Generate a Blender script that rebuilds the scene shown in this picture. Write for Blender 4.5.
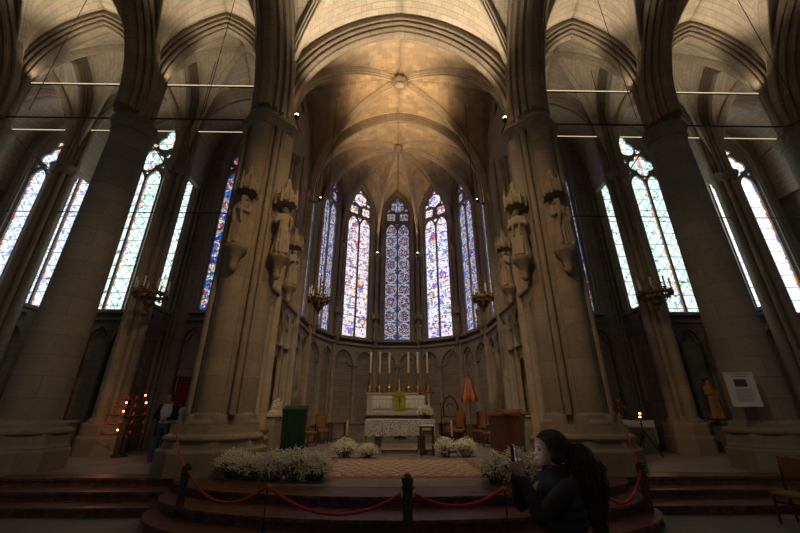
import bpy, math, random
from math import pi, sin, cos, sqrt, radians as rad
from mathutils import Vector, Matrix, noise
from mathutils.geometry import tessellate_polygon
random.seed(7)
D = bpy.data; SC = bpy.context.scene; COL = SC.collection
for o in list(D.objects): D.objects.remove(o)

# ------------------------------------------------------------ camera
cam = D.cameras.new('camera'); cam.lens = 15.98; cam.sensor_width = 36; cam.clip_start = .02; cam.clip_end = 300
co = D.objects.new('camera', cam); COL.objects.link(co)
co.location = (-.2, 0, 1.7); co.rotation_euler = (rad(90+22.3), 0, rad(-1.0))
SC.camera = co
SC.view_settings.view_transform = 'Standard'; SC.view_settings.look = 'None'
SC.view_settings.exposure = 0.0; SC.view_settings.gamma = 1; SC.view_settings.use_curve_mapping = False
# ------------------------------------------------------------ world (dim daylight arriving from the nave side)
W = D.worlds.new('world'); SC.world = W; W.use_nodes = True
W.node_tree.nodes['Background'].inputs[0].default_value = (.62, .66, .70, 1)
W.node_tree.nodes['Background'].inputs[1].default_value = .075
GLASS = 1.0      # brightness of the daylit stained glass

def light(kind, loc, target, power, color, size=.15, spot=120, blend=.8, name='lamp_light', parent=None):
    L = D.lights.new(name, kind); L.energy = power; L.color = color
    if kind == 'SPOT': L.spot_size = rad(spot); L.spot_blend = blend; L.shadow_soft_size = size
    elif kind == 'AREA': L.shape = 'RECTANGLE'; L.size = size if not isinstance(size, tuple) else size[0]; L.size_y = size if not isinstance(size, tuple) else size[1]
    else: L.shadow_soft_size = size
    o = D.objects.new(name, L); COL.objects.link(o); o.location = loc
    d = Vector(target)-Vector(loc); o.rotation_euler = d.to_track_quat('-Z', 'Y').to_euler()
    return o
WARM = (1, .70, .40); CREAM = (1, .84, .62); PEACH = (1, .62, .30)
# crossing lamps (the two bare lamps on the crossing piers) + choir uplights
for s in (-1, 1):
    light('SPOT', (s*3.3, 9.12, 10.9), (s*.2, 7.3, 16.8), 1450, CREAM, .15, 84, .7)
    light('SPOT', (s*3.42, 9.5, 10.95), (s*2.9, 9.5, 16), 32, WARM, .08, 80)
    light('SPOT', (s*3.3, 10.3, 11.0), (s*-.2, 13.5, 16.6), 1100, WARM, .25, 48, .85)
    light('SPOT', (s*3.65, 14.35, 11.2), (s*-.2, 11.2, 16.6), 680, WARM, .25, 48, .85)
    light('SPOT', (s*3.7, 14.4, 11.2), (s*-.2, 15.9, 16.6), 520, WARM, .25, 64, .9)
    light('SPOT', (s*1.32, 20.35, 11.1), (s*1.0, 19.4, 16.2), 230, WARM, .08, 60)
    for x in (6.7, 11.5, 16.3):      # uplights on the tie beams of the transept
        light('SPOT', (s*x, 9.1, 12.7), (s*x, 6.8, 17.2), 430, CREAM, .3, 92, .8)
        light('SPOT', (s*(x-1.55), 9.45, 12.65), (s*(x-1.7), 9.45, 16), 34, CREAM, .1, 100)
        light('SPOT', (s*(x+1.55), 9.45, 12.65), (s*(x+1.7), 9.45, 16), 34, CREAM, .1, 100)
        light('SPOT', (s*x, 9.9, 12.7), (s*x, 11.4, 16.8), 170, CREAM, .3, 100, .8)
    # lamps on the western crossing piers, each lighting the eastern pier across the crossing
    light('SPOT', (s*-2.6, 1.6, 10.8), (s*4.2, 9.3, 5.2), 1200 if s < 0 else 900, PEACH, .3, 46, 1)
    light('SPOT', (s*2.2, -2.0, 9.5), (s*9.6, 9.5, 4.0), 290 if s < 0 else 170, (1,.9,.74), .4, 46, 1)
light('SPOT', (0, 4.5, 16.2), (0, 15.5, .9), 3100, (1,.75,.48), .3, 58, 1)
light('SPOT', (-2.0, -1.5, 4.6), (.8, 2.9, 1.35), 26, (1,.72,.5), .15, 30, 1)

# ------------------------------------------------------------ helpers
def tag(o, label=None, cat=None, group=None, kind=None):
    if label: o['label'] = label
    if cat: o['category'] = cat
    if group: o['group'] = group
    if kind: o['kind'] = kind
    return o
def thing(name, label, cat, loc=(0,0,0), rz=0, group=None, kind=None):
    o = D.objects.new(name, None); COL.objects.link(o); o.empty_display_size = .1
    o.location = loc; o.rotation_euler = (0, 0, rz)
    if kind: o['kind'] = kind
    else: tag(o, label, cat, group)
    return o
def kids(o): return [c for c in ALL if c.parent == o]
ALL = []
def dup(root, loc, rz=0, label=None, group=None, scale=None):
    def cp(o, par):
        c = o.copy(); COL.objects.link(c); ALL.append(c)
        if par is not None: c.parent = par
        for k in [x for x in list(ALL) if x.parent == o]: cp(k, c)
        return c
    r = cp(root, None); r.location = loc; r.rotation_euler = (0, 0, rz)
    if scale: r.scale = scale
    if label: r['label'] = label
    if group: r['group'] = group
    return r
class MB:
    def __init__(s): s.v = []; s.f = []; s.uv = {}; s.sm = []
    def add(s, vs, fs, uvs=None, smooth=False, M=None):
        b = len(s.v)
        for p in vs:
            p = Vector(p)
            s.v.append(M @ p if M else p)
        for i, f in enumerate(fs):
            if uvs: s.uv[len(s.f)] = uvs[i]
            s.f.append([b+k for k in f]); s.sm.append(smooth)
    def box(s, c, d, M=None):
        x, y, z = [k/2 for k in d]; cx, cy, cz = c
        vs = [(cx+i*x, cy+j*y, cz+k*z) for i in (-1,1) for j in (-1,1) for k in (-1,1)]
        s.add(vs, [(0,1,3,2),(4,6,7,5),(0,4,5,1),(2,3,7,6),(0,2,6,4),(1,5,7,3)], M=M)
    def bx(s, x0, x1, y0, y1, z0, z1, M=None): s.box(((x0+x1)/2,(y0+y1)/2,(z0+z1)/2),(abs(x1-x0),abs(y1-y0),abs(z1-z0)),M)
    def loft(s, rings, closed=True, caps=True, smooth=True, uvlen=None):
        n = len(rings[0]); vs = [p for r in rings for p in r]; fs = []; uvs = []
        cum = [0]
        for i in range(1, len(rings)): cum.append(cum[-1]+(Vector(rings[i][0])-Vector(rings[i-1][0])).length)
        per = [0]
        rr = max(rings, key=lambda r: (Vector(r[0])-Vector(r[n//3])).length)
        for j in range(n): per.append(per[-1]+(Vector(rr[(j+1)%n])-Vector(rr[j])).length)
        m = n if closed else n-1
        for i in range(len(rings)-1):
            for j in range(m):
                k = (j+1) % n
                fs.append((i*n+j, i*n+k, (i+1)*n+k, (i+1)*n+j))
                uvs.append(((per[j],cum[i]),(per[j+1],cum[i]),(per[j+1],cum[i+1]),(per[j],cum[i+1])))
        s.add(vs, fs, uvs, smooth)
        if caps and closed:
            s.add(rings[0], [list(range(n))[::-1]]); s.add(rings[-1], [list(range(n))])
    def lathe(s, prof, n=24, c=(0,0), smooth=True, phase=0, mod=None, caps=True):
        rings = []
        for r, z in prof:
            ring = []
            for j in range(n):
                a = phase+2*pi*j/n; q = r*(mod(a, z) if mod else 1)
                ring.append((c[0]+q*cos(a), c[1]+q*sin(a), z))
            rings.append(ring)
        s.loft(rings, True, caps, smooth)
    def tube(s, pts, r, n=8, smooth=True, caps=True):
        pts = [Vector(p) for p in pts]; rings = []
        rs = r if isinstance(r, (list, tuple)) else [r]*len(pts)
        up = Vector((0,0,1)); prev = None
        for i, p in enumerate(pts):
            t = (pts[min(i+1,len(pts)-1)]-pts[max(i-1,0)]).normalized()
            if prev is None:
                a = t.cross(up)
                if a.length < .05: a = t.cross(Vector((1,0,0)))
            else:
                a = prev - t*prev.dot(t)
            a.normalize(); prev = a; b = t.cross(a)
            rings.append([tuple(p+(a*cos(2*pi*j/n)+b*sin(2*pi*j/n))*rs[i]) for j in range(n)])
        s.loft(rings, True, caps, smooth)
    def ball(s, c, r, n=12, m=8, sc=(1,1,1)):
        rings = []
        for i in range(m+1):
            a = -pi/2+pi*i/m; q = max(cos(a), .001)
            rings.append([(c[0]+r*sc[0]*q*cos(2*pi*j/n), c[1]+r*sc[1]*q*sin(2*pi*j/n), c[2]+r*sc[2]*sin(a)) for j in range(n)])
        s.loft(rings)
    def plate(s, loops, y0, y1, M=None):
        """extrude an outline with holes; loops are lists of (x,z); front at y0, back at y1"""
        ls = [[Vector((p[0], p[1], 0)) for p in l] for l in loops]
        tris = tessellate_polygon(ls); flat = [p for l in ls for p in l]; N = len(flat)
        vs = [(p.x, y0, p.y) for p in flat]+[(p.x, y1, p.y) for p in flat]
        fs = []
        for t in tris:
            a, b, c = [flat[i] for i in t]
            if (b-a).cross(c-a).z < 0: t = (t[0], t[2], t[1])
            fs.append((t[0], t[1], t[2])); fs.append((N+t[0], N+t[2], N+t[1]))
        k = 0
        for li, l in enumerate(ls):
            n = len(l); area = sum(l[i].x*l[(i+1)%n].y-l[(i+1)%n].x*l[i].y for i in range(n))
            rev = (area < 0) != (li > 0)
            for i in range(n):
                a, b = k+i, k+(i+1)%n
                fs.append((a, N+a, N+b, b) if not rev else (a, b, N+b, N+a))
            k += n
        s.add(vs, fs, M=M)
    def build(s, name, mat, parent=None, loc=None, rz=None, mods=None, fix=True):
        me = D.meshes.new(name); me.from_pydata([tuple(v) for v in s.v], [], s.f)
        uvl = me.uv_layers.new(name='UVMap')
        for i, p in enumerate(me.polygons):
            p.use_smooth = s.sm[i]
            if i in s.uv:
                for li, q in zip(p.loop_indices, s.uv[i]): uvl.data[li].uv = q
            else:
                n = p.normal; ax = max(range(3), key=lambda k: abs(n[k]))
                for li in p.loop_indices:
                    c = me.vertices[me.loops[li].vertex_index].co
                    uvl.data[li].uv = (c.y, c.z) if ax == 0 else (c.x, c.z) if ax == 1 else (c.x, c.y)
        if mat: me.materials.append(mat)
        o = D.objects.new(name, me); COL.objects.link(o); ALL.append(o)
        if parent: o.parent = parent
        if loc: o.location = loc
        if rz is not None: o.rotation_euler = (0,0,rz)
        for m in (mods or []):
            md = o.modifiers.new(m[0], m[1])
            for k, v in m[2].items(): setattr(md, k, v)
        return o
def struct(name, mb, mat, parent=None, **k):
    o = mb.build(name, mat, parent, **k)
    if not parent: o['kind'] = 'structure'
    return o
BEV = lambda w=.01: ('bev', 'BEVEL', dict(width=w, segments=2, limit_method='ANGLE'))

# ------------------------------------------------------------ materials
class NT:
    def __init__(s, name):
        s.m = D.materials.new(name); s.m.use_nodes = True; s.t = s.m.node_tree; s.n = s.t.nodes
        s.b = s.n['Principled BSDF']
    def new(s, typ, **k):
        x = s.n.new(typ)
        for a, v in k.items():
            if a.startswith('i_'):
                q = a[2:]; x.inputs[int(q) if q.isdigit() else q.replace('_', ' ')].default_value = v
            else: setattr(x, a, v)
        return x
    def l(s, a, b): s.t.links.new(a, b)
    def mth(s, op, a, b=None, c=None):
        x = s.n.new('ShaderNodeMath'); x.operation = op
        for i, q in enumerate((a, b, c)):
            if q is None: continue
            if isinstance(q, (int, float)): x.inputs[i].default_value = q
            else: s.l(q, x.inputs[i])
        return x.outputs[0]
    def mix(s, f, a, b, bt='MIX'):
        x = s.n.new('ShaderNodeMixRGB'); x.blend_type = bt
        for i, q in enumerate((f, a, b)):
            if isinstance(q, (int, float)): x.inputs[i].default_value = q
            elif isinstance(q, (tuple, list)): x.inputs[i].default_value = (*q[:3], 1)
            else: s.l(q, x.inputs[i])
        return x.outputs[0]
    def ramp(s, f, stops, interp='LINEAR'):
        x = s.n.new('ShaderNodeValToRGB'); x.color_ramp.interpolation = interp; e = x.color_ramp.elements
        while len(e) < len(stops): e.new(.5)
        for i, (p, c) in enumerate(stops): e[i].position = p; e[i].color = (*c[:3], 1)
        s.l(f, x.inputs[0]); return x.outputs[0]
def simple(name, col, rough=.6, metal=0, emit=None, es=1, nscale=None, namt=.3, bump=0, spec=.5):
    t = NT(name); t.b.inputs['Roughness'].default_value = rough; t.b.inputs['Metallic'].default_value = metal
    t.b.inputs['Specular IOR Level'].default_value = spec
    t.b.inputs['Base Color'].default_value = (*col, 1)
    if nscale:
        tc = t.new('ShaderNodeTexCoord'); no = t.new('ShaderNodeTexNoise', i_Scale=nscale, i_Detail=5.0)
        t.l(tc.outputs['Object'], no.inputs['Vector'])
        c = t.mix(no.outputs[0], tuple(k*(1-namt) for k in col), tuple(min(1,k*(1+namt)) for k in col))
        t.l(c, t.b.inputs['Base Color'])
        if bump:
            bp = t.new('ShaderNodeBump', i_Strength=bump, i_Distance=.02); t.l(no.outputs[0], bp.inputs['Height']); t.l(bp.outputs[0], t.b.inputs['Normal'])
    if emit: t.b.inputs['Emission Color'].default_value = (*emit, 1); t.b.inputs['Emission Strength'].default_value = es
    return t.m
def stone(name, c1, c2, bw=.75, bh=.33, mortar=.012, mcol=None, rough=.85, msk=.55, bump=.35, var=.5):
    t = NT(name); tc = t.new('ShaderNodeTexCoord')
    br = t.new('ShaderNodeTexBrick', offset=.5)
    for k, v in (('Scale', 1.0), ('Mortar Size', mortar), ('Mortar Smooth', .4), ('Bias', 0.0), ('Brick Width', bw), ('Row Height', bh)): br.inputs[k].default_value = v
    t.l(tc.outputs['UV'], br.inputs['Vector'])
    br.inputs['Color1'].default_value = (*[k*(1-.28*var) for k in c1], 1); br.inputs['Color2'].default_value = (*[k*(1+.25*var) for k in c1], 1)
    m = mcol or tuple(k*msk for k in c1); br.inputs['Mortar'].default_value = (*m, 1)
    n1 = t.new('ShaderNodeTexNoise', i_Scale=.7, i_Detail=6.0, i_Roughness=.65); t.l(tc.outputs['Object'], n1.inputs['Vector'])
    n2 = t.new('ShaderNodeTexNoise', i_Scale=9.0, i_Detail=8.0, i_Roughness=.7); t.l(tc.outputs['Object'], n2.inputs['Vector'])
    f = t.ramp(n1.outputs[0], [(.38, (0,0,0)), (.68, (1,1,1))])
    c = t.mix(t.mth('MULTIPLY', f, .55), br.outputs['Color'], c2)
    c = t.mix(.55, c, t.ramp(n2.outputs[0], [(.3, (.62,.6,.58)), (.7, (1,1,1))]), 'MULTIPLY')
    t.l(c, t.b.inputs['Base Color']); t.b.inputs['Roughness'].default_value = rough
    t.b.inputs['Specular IOR Level'].default_value = .25
    h = t.mth('SUBTRACT', t.mth('MULTIPLY', n2.outputs[0], .5), br.outputs['Fac'])
    bp = t.new('ShaderNodeBump', i_Strength=bump, i_Distance=.03); t.l(h, bp.inputs['Height']); t.l(bp.outputs[0], t.b.inputs['Normal'])
    return t.m
M = {}
M['stone'] = stone('pier_stone', (.36,.29,.21), (.24,.20,.16), .95, .42, .007, msk=.75, bump=.2)
M['col'] = stone('column_stone', (.30,.265,.215), (.20,.185,.16), 1.1, .5, .008)
M['wall'] = stone('wall_stone', (.33,.285,.23), (.22,.20,.17), .7, .3)
M['web'] = stone('vault_stone', (.60,.51,.385), (.46,.37,.27), .55, .2, .012, var=.5, msk=.6)
M['choirweb'] = stone('choir_vault_stone', (.52,.41,.27), (.34,.21,.12), .45, .26, .008, var=.8, msk=.8)
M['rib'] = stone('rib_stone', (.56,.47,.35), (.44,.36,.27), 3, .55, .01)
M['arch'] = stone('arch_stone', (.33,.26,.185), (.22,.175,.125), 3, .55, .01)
M['dark'] = stone('shaded_stone', (.22,.19,.155), (.15,.13,.11), .7, .3)  # darker copy of the wall stone, shade put into the colour
M['trac'] = simple('tracery_stone', (.30,.27,.22), .85, nscale=8)
M['floor'] = stone('floor_slabs', (.26,.25,.22), (.17,.17,.155), 1.1, .62, .01, rough=.55, var=.8)
M['sfloor'] = stone('sanctuary_slabs', (.30,.265,.22), (.2,.18,.155), .9, .6, .01, rough=.6, var=.7)
M['carve'] = simple('carved_stone', (.30,.24,.17), .9, nscale=6, bump=.4)
def marble():
    t = NT('red_marble'); tc = t.new('ShaderNodeTexCoord')
    n1 = t.new('ShaderNodeTexNoise', i_Scale=3.5, i_Detail=9.0, i_Roughness=.72, i_Distortion=1.6); t.l(tc.outputs['Object'], n1.inputs['Vector'])
    n2 = t.new('ShaderNodeTexNoise', i_Scale=13.0, i_Detail=6.0, i_Distortion=2.2); t.l(tc.outputs['Object'], n2.inputs['Vector'])
    c = t.ramp(n1.outputs[0], [(.3, (.035,.014,.010)), (.5, (.14,.05,.035)), (.66, (.25,.12,.08)), (.74, (.36,.25,.18))])
    c = t.mix(t.ramp(n2.outputs[0], [(.6, (0,0,0)), (.72, (.6,.6,.6))]), c, (.34,.25,.18))
    t.l(c, t.b.inputs['Base Color']); t.b.inputs['Roughness'].default_value = .42; return t.m
M['marble'] = marble()
M['iron'] = simple('dark_iron', (.03,.028,.026), .5, .6)
M['wood'] = simple('dark_wood', (.085,.038,.02), .45, nscale=14)
M['ltwood'] = simple('lectern_wood', (.20,.075,.03), .4, nscale=10, namt=.45)
M['bronze'] = simple('dark_bronze', (.16,.10,.05), .5, .7)
M['gold'] = simple('gilt_brass', (.50,.27,.08), .38, .85)
M['wax'] = simple('candle_wax', (.66,.6,.48), .5)
M['white'] = simple('white_linen', (.78,.75,.70), .8)
M['red'] = simple('red_velvet_rope', (.50,.022,.03), .65, nscale=60)
M['redcloth'] = simple('red_cloth', (.35,.02,.025), .8)
M['green'] = simple('green_drape', (.002,.030,.010), .75, nscale=5)
M['black'] = simple('black_coat', (.012,.012,.014), .75)
M['skin'] = simple('skin', (.48,.26,.18), .5)
M['hair'] = simple('dark_hair', (.045,.026,.016), .55, nscale=40, namt=.5)
M['whitemarble'] = simple('white_marble', (.5,.45,.37), .5, nscale=5, namt=.15)
M['glow'] = simple('lamp_glow', (1,.9,.7), .5, emit=(1,.80,.52), es=14)
M['flame'] = simple('candle_flame', (1,.6,.2), .5, emit=(1,.42,.12), es=7)
M['redglass'] = simple('red_votive_glass', (.25,.01,.01), .2, emit=(1,.03,.02), es=.04)
M['led'] = simple('tie_beam_light', (.8,.7,.5), .4, emit=(1,.78,.45), es=.85)

# ------------------------------------------------------------ stained glass
def glass(name, pal, cell, period=.62, fig=0, strength=1.0, light=None, lead=.05, lattice=0, border=None, medal=None):
    """pal: colour stops by chance; local x across, z up in metres; saddle bars every `period`"""
    t = NT(name); tc = t.new('ShaderNodeTexCoord'); sp = t.new('ShaderNodeSeparateXYZ'); t.l(tc.outputs['Object'], sp.inputs[0])
    x, z = sp.outputs[0], sp.outputs[2]
    cb = t.new('ShaderNodeCombineXYZ'); t.l(x, cb.inputs[0]); t.l(z, cb.inputs[1])
    vo = t.new('ShaderNodeTexVoronoi', voronoi_dimensions='2D', i_Scale=1/cell); t.l(cb.outputs[0], vo.inputs['Vector'])
    ve = t.new('ShaderNodeTexVoronoi', voronoi_dimensions='2D', feature='DISTANCE_TO_EDGE', i_Scale=1/cell); t.l(cb.outputs[0], ve.inputs['Vector'])
    s2 = t.new('ShaderNodeSeparateXYZ'); t.l(vo.outputs['Color'], s2.inputs[0])
    c = t.ramp(s2.outputs[0], pal, 'CONSTANT')
    if fig:
        # broad passages of one hue: canopies, robes, borders
        n = t.new('ShaderNodeTexNoise', noise_dimensions='2D', i_Scale=fig, i_Detail=1.0); t.l(cb.outputs[0], n.inputs['Vector'])
        f = t.ramp(n.outputs[0], [(.60, (0,0,0)), (.62, (1,1,1))])
        vb = t.new('ShaderNodeTexVoronoi', voronoi_dimensions='2D', i_Scale=1/(cell*2.0)); t.l(cb.outputs[0], vb.inputs['Vector'])
        s3 = t.new('ShaderNodeSeparateXYZ'); t.l(vb.outputs['Color'], s3.inputs[0])
        cc = t.ramp(s3.outputs[1], [(0, (.75,.02,.04)), (.3, (.08,.12,.7)), (.55, (.9,.65,.12)), (.7, (.9,.85,.9)), (.88, (.05,.4,.2))], 'CONSTANT')
        c = t.mix(t.mth('MULTIPLY', f, .8), c, cc)
    if medal:   # rows of round medallions, one per light
        mw, mh, mz, pal2 = medal
        u = t.mth('MULTIPLY', t.mth('SUBTRACT', t.mth('FRACT', t.mth('ADD', t.mth('DIVIDE', x, mw), mz)), .5), mw)
        v = t.mth('MULTIPLY', t.mth('SUBTRACT', t.mth('FRACT', t.mth('DIVIDE', z, mh)), .5), mh)
        d = t.mth('SQRT', t.mth('ADD', t.mth('MULTIPLY', u, u), t.mth('MULTIPLY', v, v)))
        inner = t.ramp(s2.outputs[2], pal2, 'CONSTANT')
        c = t.mix(t.mth('LESS_THAN', d, mw*.43), c, inner)
        c = t.mix(t.mth('COMPARE', d, mw*.43, mw*.035), c, (.85,.85,.95))
        c = t.mix(t.mth('COMPARE', d, mw*.20, mw*.025), c, (.5,.08,.12))
    if light: # brightness differs from pane to pane
        c = t.mix(light, c, t.ramp(s2.outputs[1], [(0, (.35,.35,.4)), (1, (1,1,1))]), 'MULTIPLY')
    e = t.ramp(ve.outputs['Distance'], [(lead*.5, (.02,.02,.03)), (lead, (1,1,1))])
    c = t.mix(1.0, c, e, 'MULTIPLY')
    fz = t.mth('ABSOLUTE', t.mth('SUBTRACT', t.mth('FRACT', t.mth('DIVIDE', z, period)), .5))
    bar = t.mth('GREATER_THAN', fz, .025)
    c = t.mix(1.0, c, bar, 'MULTIPLY')
    if lattice:
        for sgn in (1, -1):
            u = t.mth('DIVIDE', t.mth('ADD', x, t.mth('MULTIPLY', z, sgn*.8)), lattice)
            q = t.mth('ABSOLUTE', t.mth('SUBTRACT', t.mth('FRACT', u), .5))
            c = t.mix(t.mth('MULTIPLY', t.mth('LESS_THAN', q, .045), .65), c, (.10,.12,.13))
        # one deep coloured stud at each panel centre
    if border:
        L, colr = border   # light width: coloured edging along both sides of each light
        q = t.mth('ABSOLUTE', t.mth('SUBTRACT', t.mth('FRACT', t.mth('DIVIDE', x, L)), .5))
        k = t.mth('MULTIPLY', t.mth('GREATER_THAN', q, .36), t.mth('GREATER_THAN', s2.outputs[2], .35))
        cb2 = t.ramp(s2.outputs[1], colr, 'CONSTANT')
        c = t.mix(k, c, t.mix(1.0, cb2, e, 'MULTIPLY'))
    em = t.new('ShaderNodeEmission'); t.l(c, em.inputs[0]); em.inputs[1].default_value = strength*GLASS
    out = t.n['Material Output']; t.l(em.outputs[0], out.inputs[0]); t.n.remove(t.b)
    return t.m
BORD = [(0, (.9,.35,.12)), (.4, (.15,.22,.75)), (.65, (.8,.8,.75)), (.85, (.75,.1,.1))]
G = {}
G['pale'] = glass('pale_grisaille_glass', [(0,(.62,.92,.86)),(.3,(.92,1,.97)),(.6,(.78,.95,.9)),(.84,(.55,.8,.82)),(.93,(.8,.8,.7)),(.965,(.05,.4,.15))], .10, .62, 0, 1.7, .3, .05, .5, (.815, BORD))
G['pale2'] = glass('bluish_grisaille_glass', [(0,(.72,.84,1)),(.3,(.92,.97,1)),(.7,(.62,.76,1)),(.94,(.25,.3,.8))], .10, .62, 0, 1.7, .3, .05, .46, (.815, BORD))
G['white'] = glass('milky_glass', [(0,(.85,.95,1)),(.4,(.92,.98,1)),(.9,(.65,.8,1))], .14, .6, 0, 1.8, .2, .04, 0, (.815, BORD))
G['blue'] = glass('blue_medallion_glass', [(0,(.05,.09,.62)),(.32,(.16,.3,.95)),(.52,(.6,.72,1)),(.68,(.5,.03,.08)),(.8,(.85,.88,.95)),(.9,(.35,.12,.5)),(.96,(.8,.6,.15))], .095, .5, 0, 1.0, .5, .09)
G['bluedim'] = glass('violet_blue_medallion_glass', [(0,(.04,.06,.30)),(.3,(.13,.15,.5)),(.5,(.42,.42,.75)),(.64,(.26,.05,.14)),(.72,(.8,.8,.85)),(.84,(.12,.3,.28)),(.92,(.5,.42,.25))], .062, .42, 0, .85, .6, .13, 0, None, (.86, .84, 0, [(0,(.75,.75,.85)),(.3,(.3,.32,.6)),(.5,(.1,.28,.3)),(.65,(.5,.06,.1)),(.75,(.7,.6,.35)),(.85,(.08,.08,.25))]))
G['fig'] = glass('figure_glass', [(0,(.95,.88,.92)),(.34,(.85,.72,.8)),(.5,(1,.97,1)),(.68,(.62,.5,.75)),(.77,(.2,.2,.65)),(.83,(.65,.05,.1)),(.9,(.85,.7,.4)),(.95,(.3,.2,.45))], .105, .6, 1.7, 1.35, .3, .06)
G['fig2'] = glass('figure_glass_red', [(0,(.92,.9,1)),(.34,(.84,.8,.98)),(.5,(.98,.96,1)),(.68,(.5,.5,.9)),(.79,(.16,.2,.75)),(.86,(.65,.05,.1)),(.92,(.85,.7,.4)),(.96,(.15,.3,.5))], .10, .6, 1.6, 1.35, .3, .06)
G['bluelight'] = glass('light_blue_glass', [(0,(.12,.18,.65)),(.3,(.36,.44,.9)),(.5,(.7,.76,1)),(.66,(.2,.12,.4)),(.78,(.9,.9,1)),(.93,(.45,.12,.25))], .085, .5, 0, .95, .5, .10, 0, None, (.82, 1.0, 0, [(0,(.9,.9,1)),(.35,(.4,.5,.95)),(.6,(.5,.06,.15)),(.7,(.85,.8,.7)),(.85,(.1,.12,.5))]))
G['vivid'] = glass('vivid_blue_red_glass', [(0,(.03,.08,.5)),(.3,(.06,.25,.9)),(.5,(.55,.03,.04)),(.62,(.85,.88,.95)),(.74,(.15,.3,.8)),(.86,(.9,.7,.08)),(.93,(.05,.35,.45))], .10, .55, 0, 1.0, .5, .10, 0, None, (.815, 1.15, .5, [(0,(.85,.88,.95)),(.25,(.65,.03,.04)),(.5,(.08,.3,.95)),(.75,(.9,.7,.1)),(.85,(.05,.35,.4))]))
# ============================================================ architecture helpers
def half_arch(p0, apex, zs, n=14):
    p0 = Vector(p0); A = Vector(apex); d = Vector((A.x-p0.x, A.y-p0.y, 0)); a = d.length; d.normalize()
    r = A.z-zs; pts = []
    if zs > p0.z+.02:
        k = max(2, int((zs-p0.z)/.8)+1)
        for i in range(k): pts.append(p0+Vector((0,0,(zs-p0.z)*i/k)))
    b = Vector((p0.x, p0.y, zs))
    if r >= a:
        R = (a*a+r*r)/(2*a); fm = math.atan2(r, R-a)
        for i in range(n+1):
            f = fm*i/n; pts.append(b+d*(R-R*cos(f))+Vector((0,0,R*sin(f))))
    else:
        for i in range(n+1):
            f = pi/2*i/n*.93; pts.append(b+d*(a*(1-cos(f))/(1-cos(pi/2*.93)))+Vector((0,0,r*sin(f)/sin(pi/2*.93))))
    return pts
def full_arch(p0, p1, az, zs, n=14):
    m = ((p0[0]+p1[0])/2, (p0[1]+p1[1])/2, az)
    a = half_arch(p0, m, zs, n); b = half_arch(p1, m, zs, n)
    return a+b[::-1][1:]
def prof(w, d, kind=0):
    h = [(1,0),(1,.30),(.84,.36),(.88,.48),(.60,.52),(.52,.64),(.60,.72),(.36,.76),(.22,.82),(.30,.90),(.2,.98),(0,1)]
    if kind == 1: h = [(1,0),(1,.30),(.92,.36),(.80,.33),(.76,.46),(.84,.54),(.74,.62),(.58,.57),(.54,.70),(.60,.78),(.50,.86),(.34,.82),(.28,.92),(.30,.98),(.14,1.04),(0,1.05)]
    if kind == 2: h = [(1,0),(1,.55),(.6,.65),(.5,.9),(0,1)]
    return [(u*w, v*d) for u, v in h]+[(-u*w, v*d) for u, v in h[::-1][1:]]
def sweep(mb, path, nv, profile, inward):
    """sweep a moulding (u along nv, v towards the underside) along a path"""
    nv = Vector(nv).normalized(); inward = Vector(inward); rings = []; N = len(path)
    segs = [(path[i+1]-path[i]).normalized() for i in range(N-1)]
    s0 = nv.cross(segs[0]); sg = 1 if s0.dot(inward) > 0 else -1
    for i, p in enumerate(path):
        if i == 0: q = nv.cross(segs[0])*sg
        elif i == N-1: q = nv.cross(segs[-1])*sg
        else:
            a = nv.cross(segs[i-1])*sg; b = nv.cross(segs[i])*sg; q = (a+b); q.normalize(); q *= 1/max(q.dot(a), .6)
        rings.append([tuple(p+nv*u+q*v) for u, v in profile])
    mb.loft(rings, True, True, False)
def resample(pts, n):
    L = [0]
    for i in range(1, len(pts)): L.append(L[-1]+(pts[i]-pts[i-1]).length)
    out = []
    for k in range(n+1):
        t = L[-1]*k/n; j = 0
        while j < len(L)-2 and L[j+1] < t: j += 1
        f = (t-L[j])/max(L[j+1]-L[j], 1e-9); out.append(pts[j].lerp(pts[j+1], min(max(f,0),1)))
    return out
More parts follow.
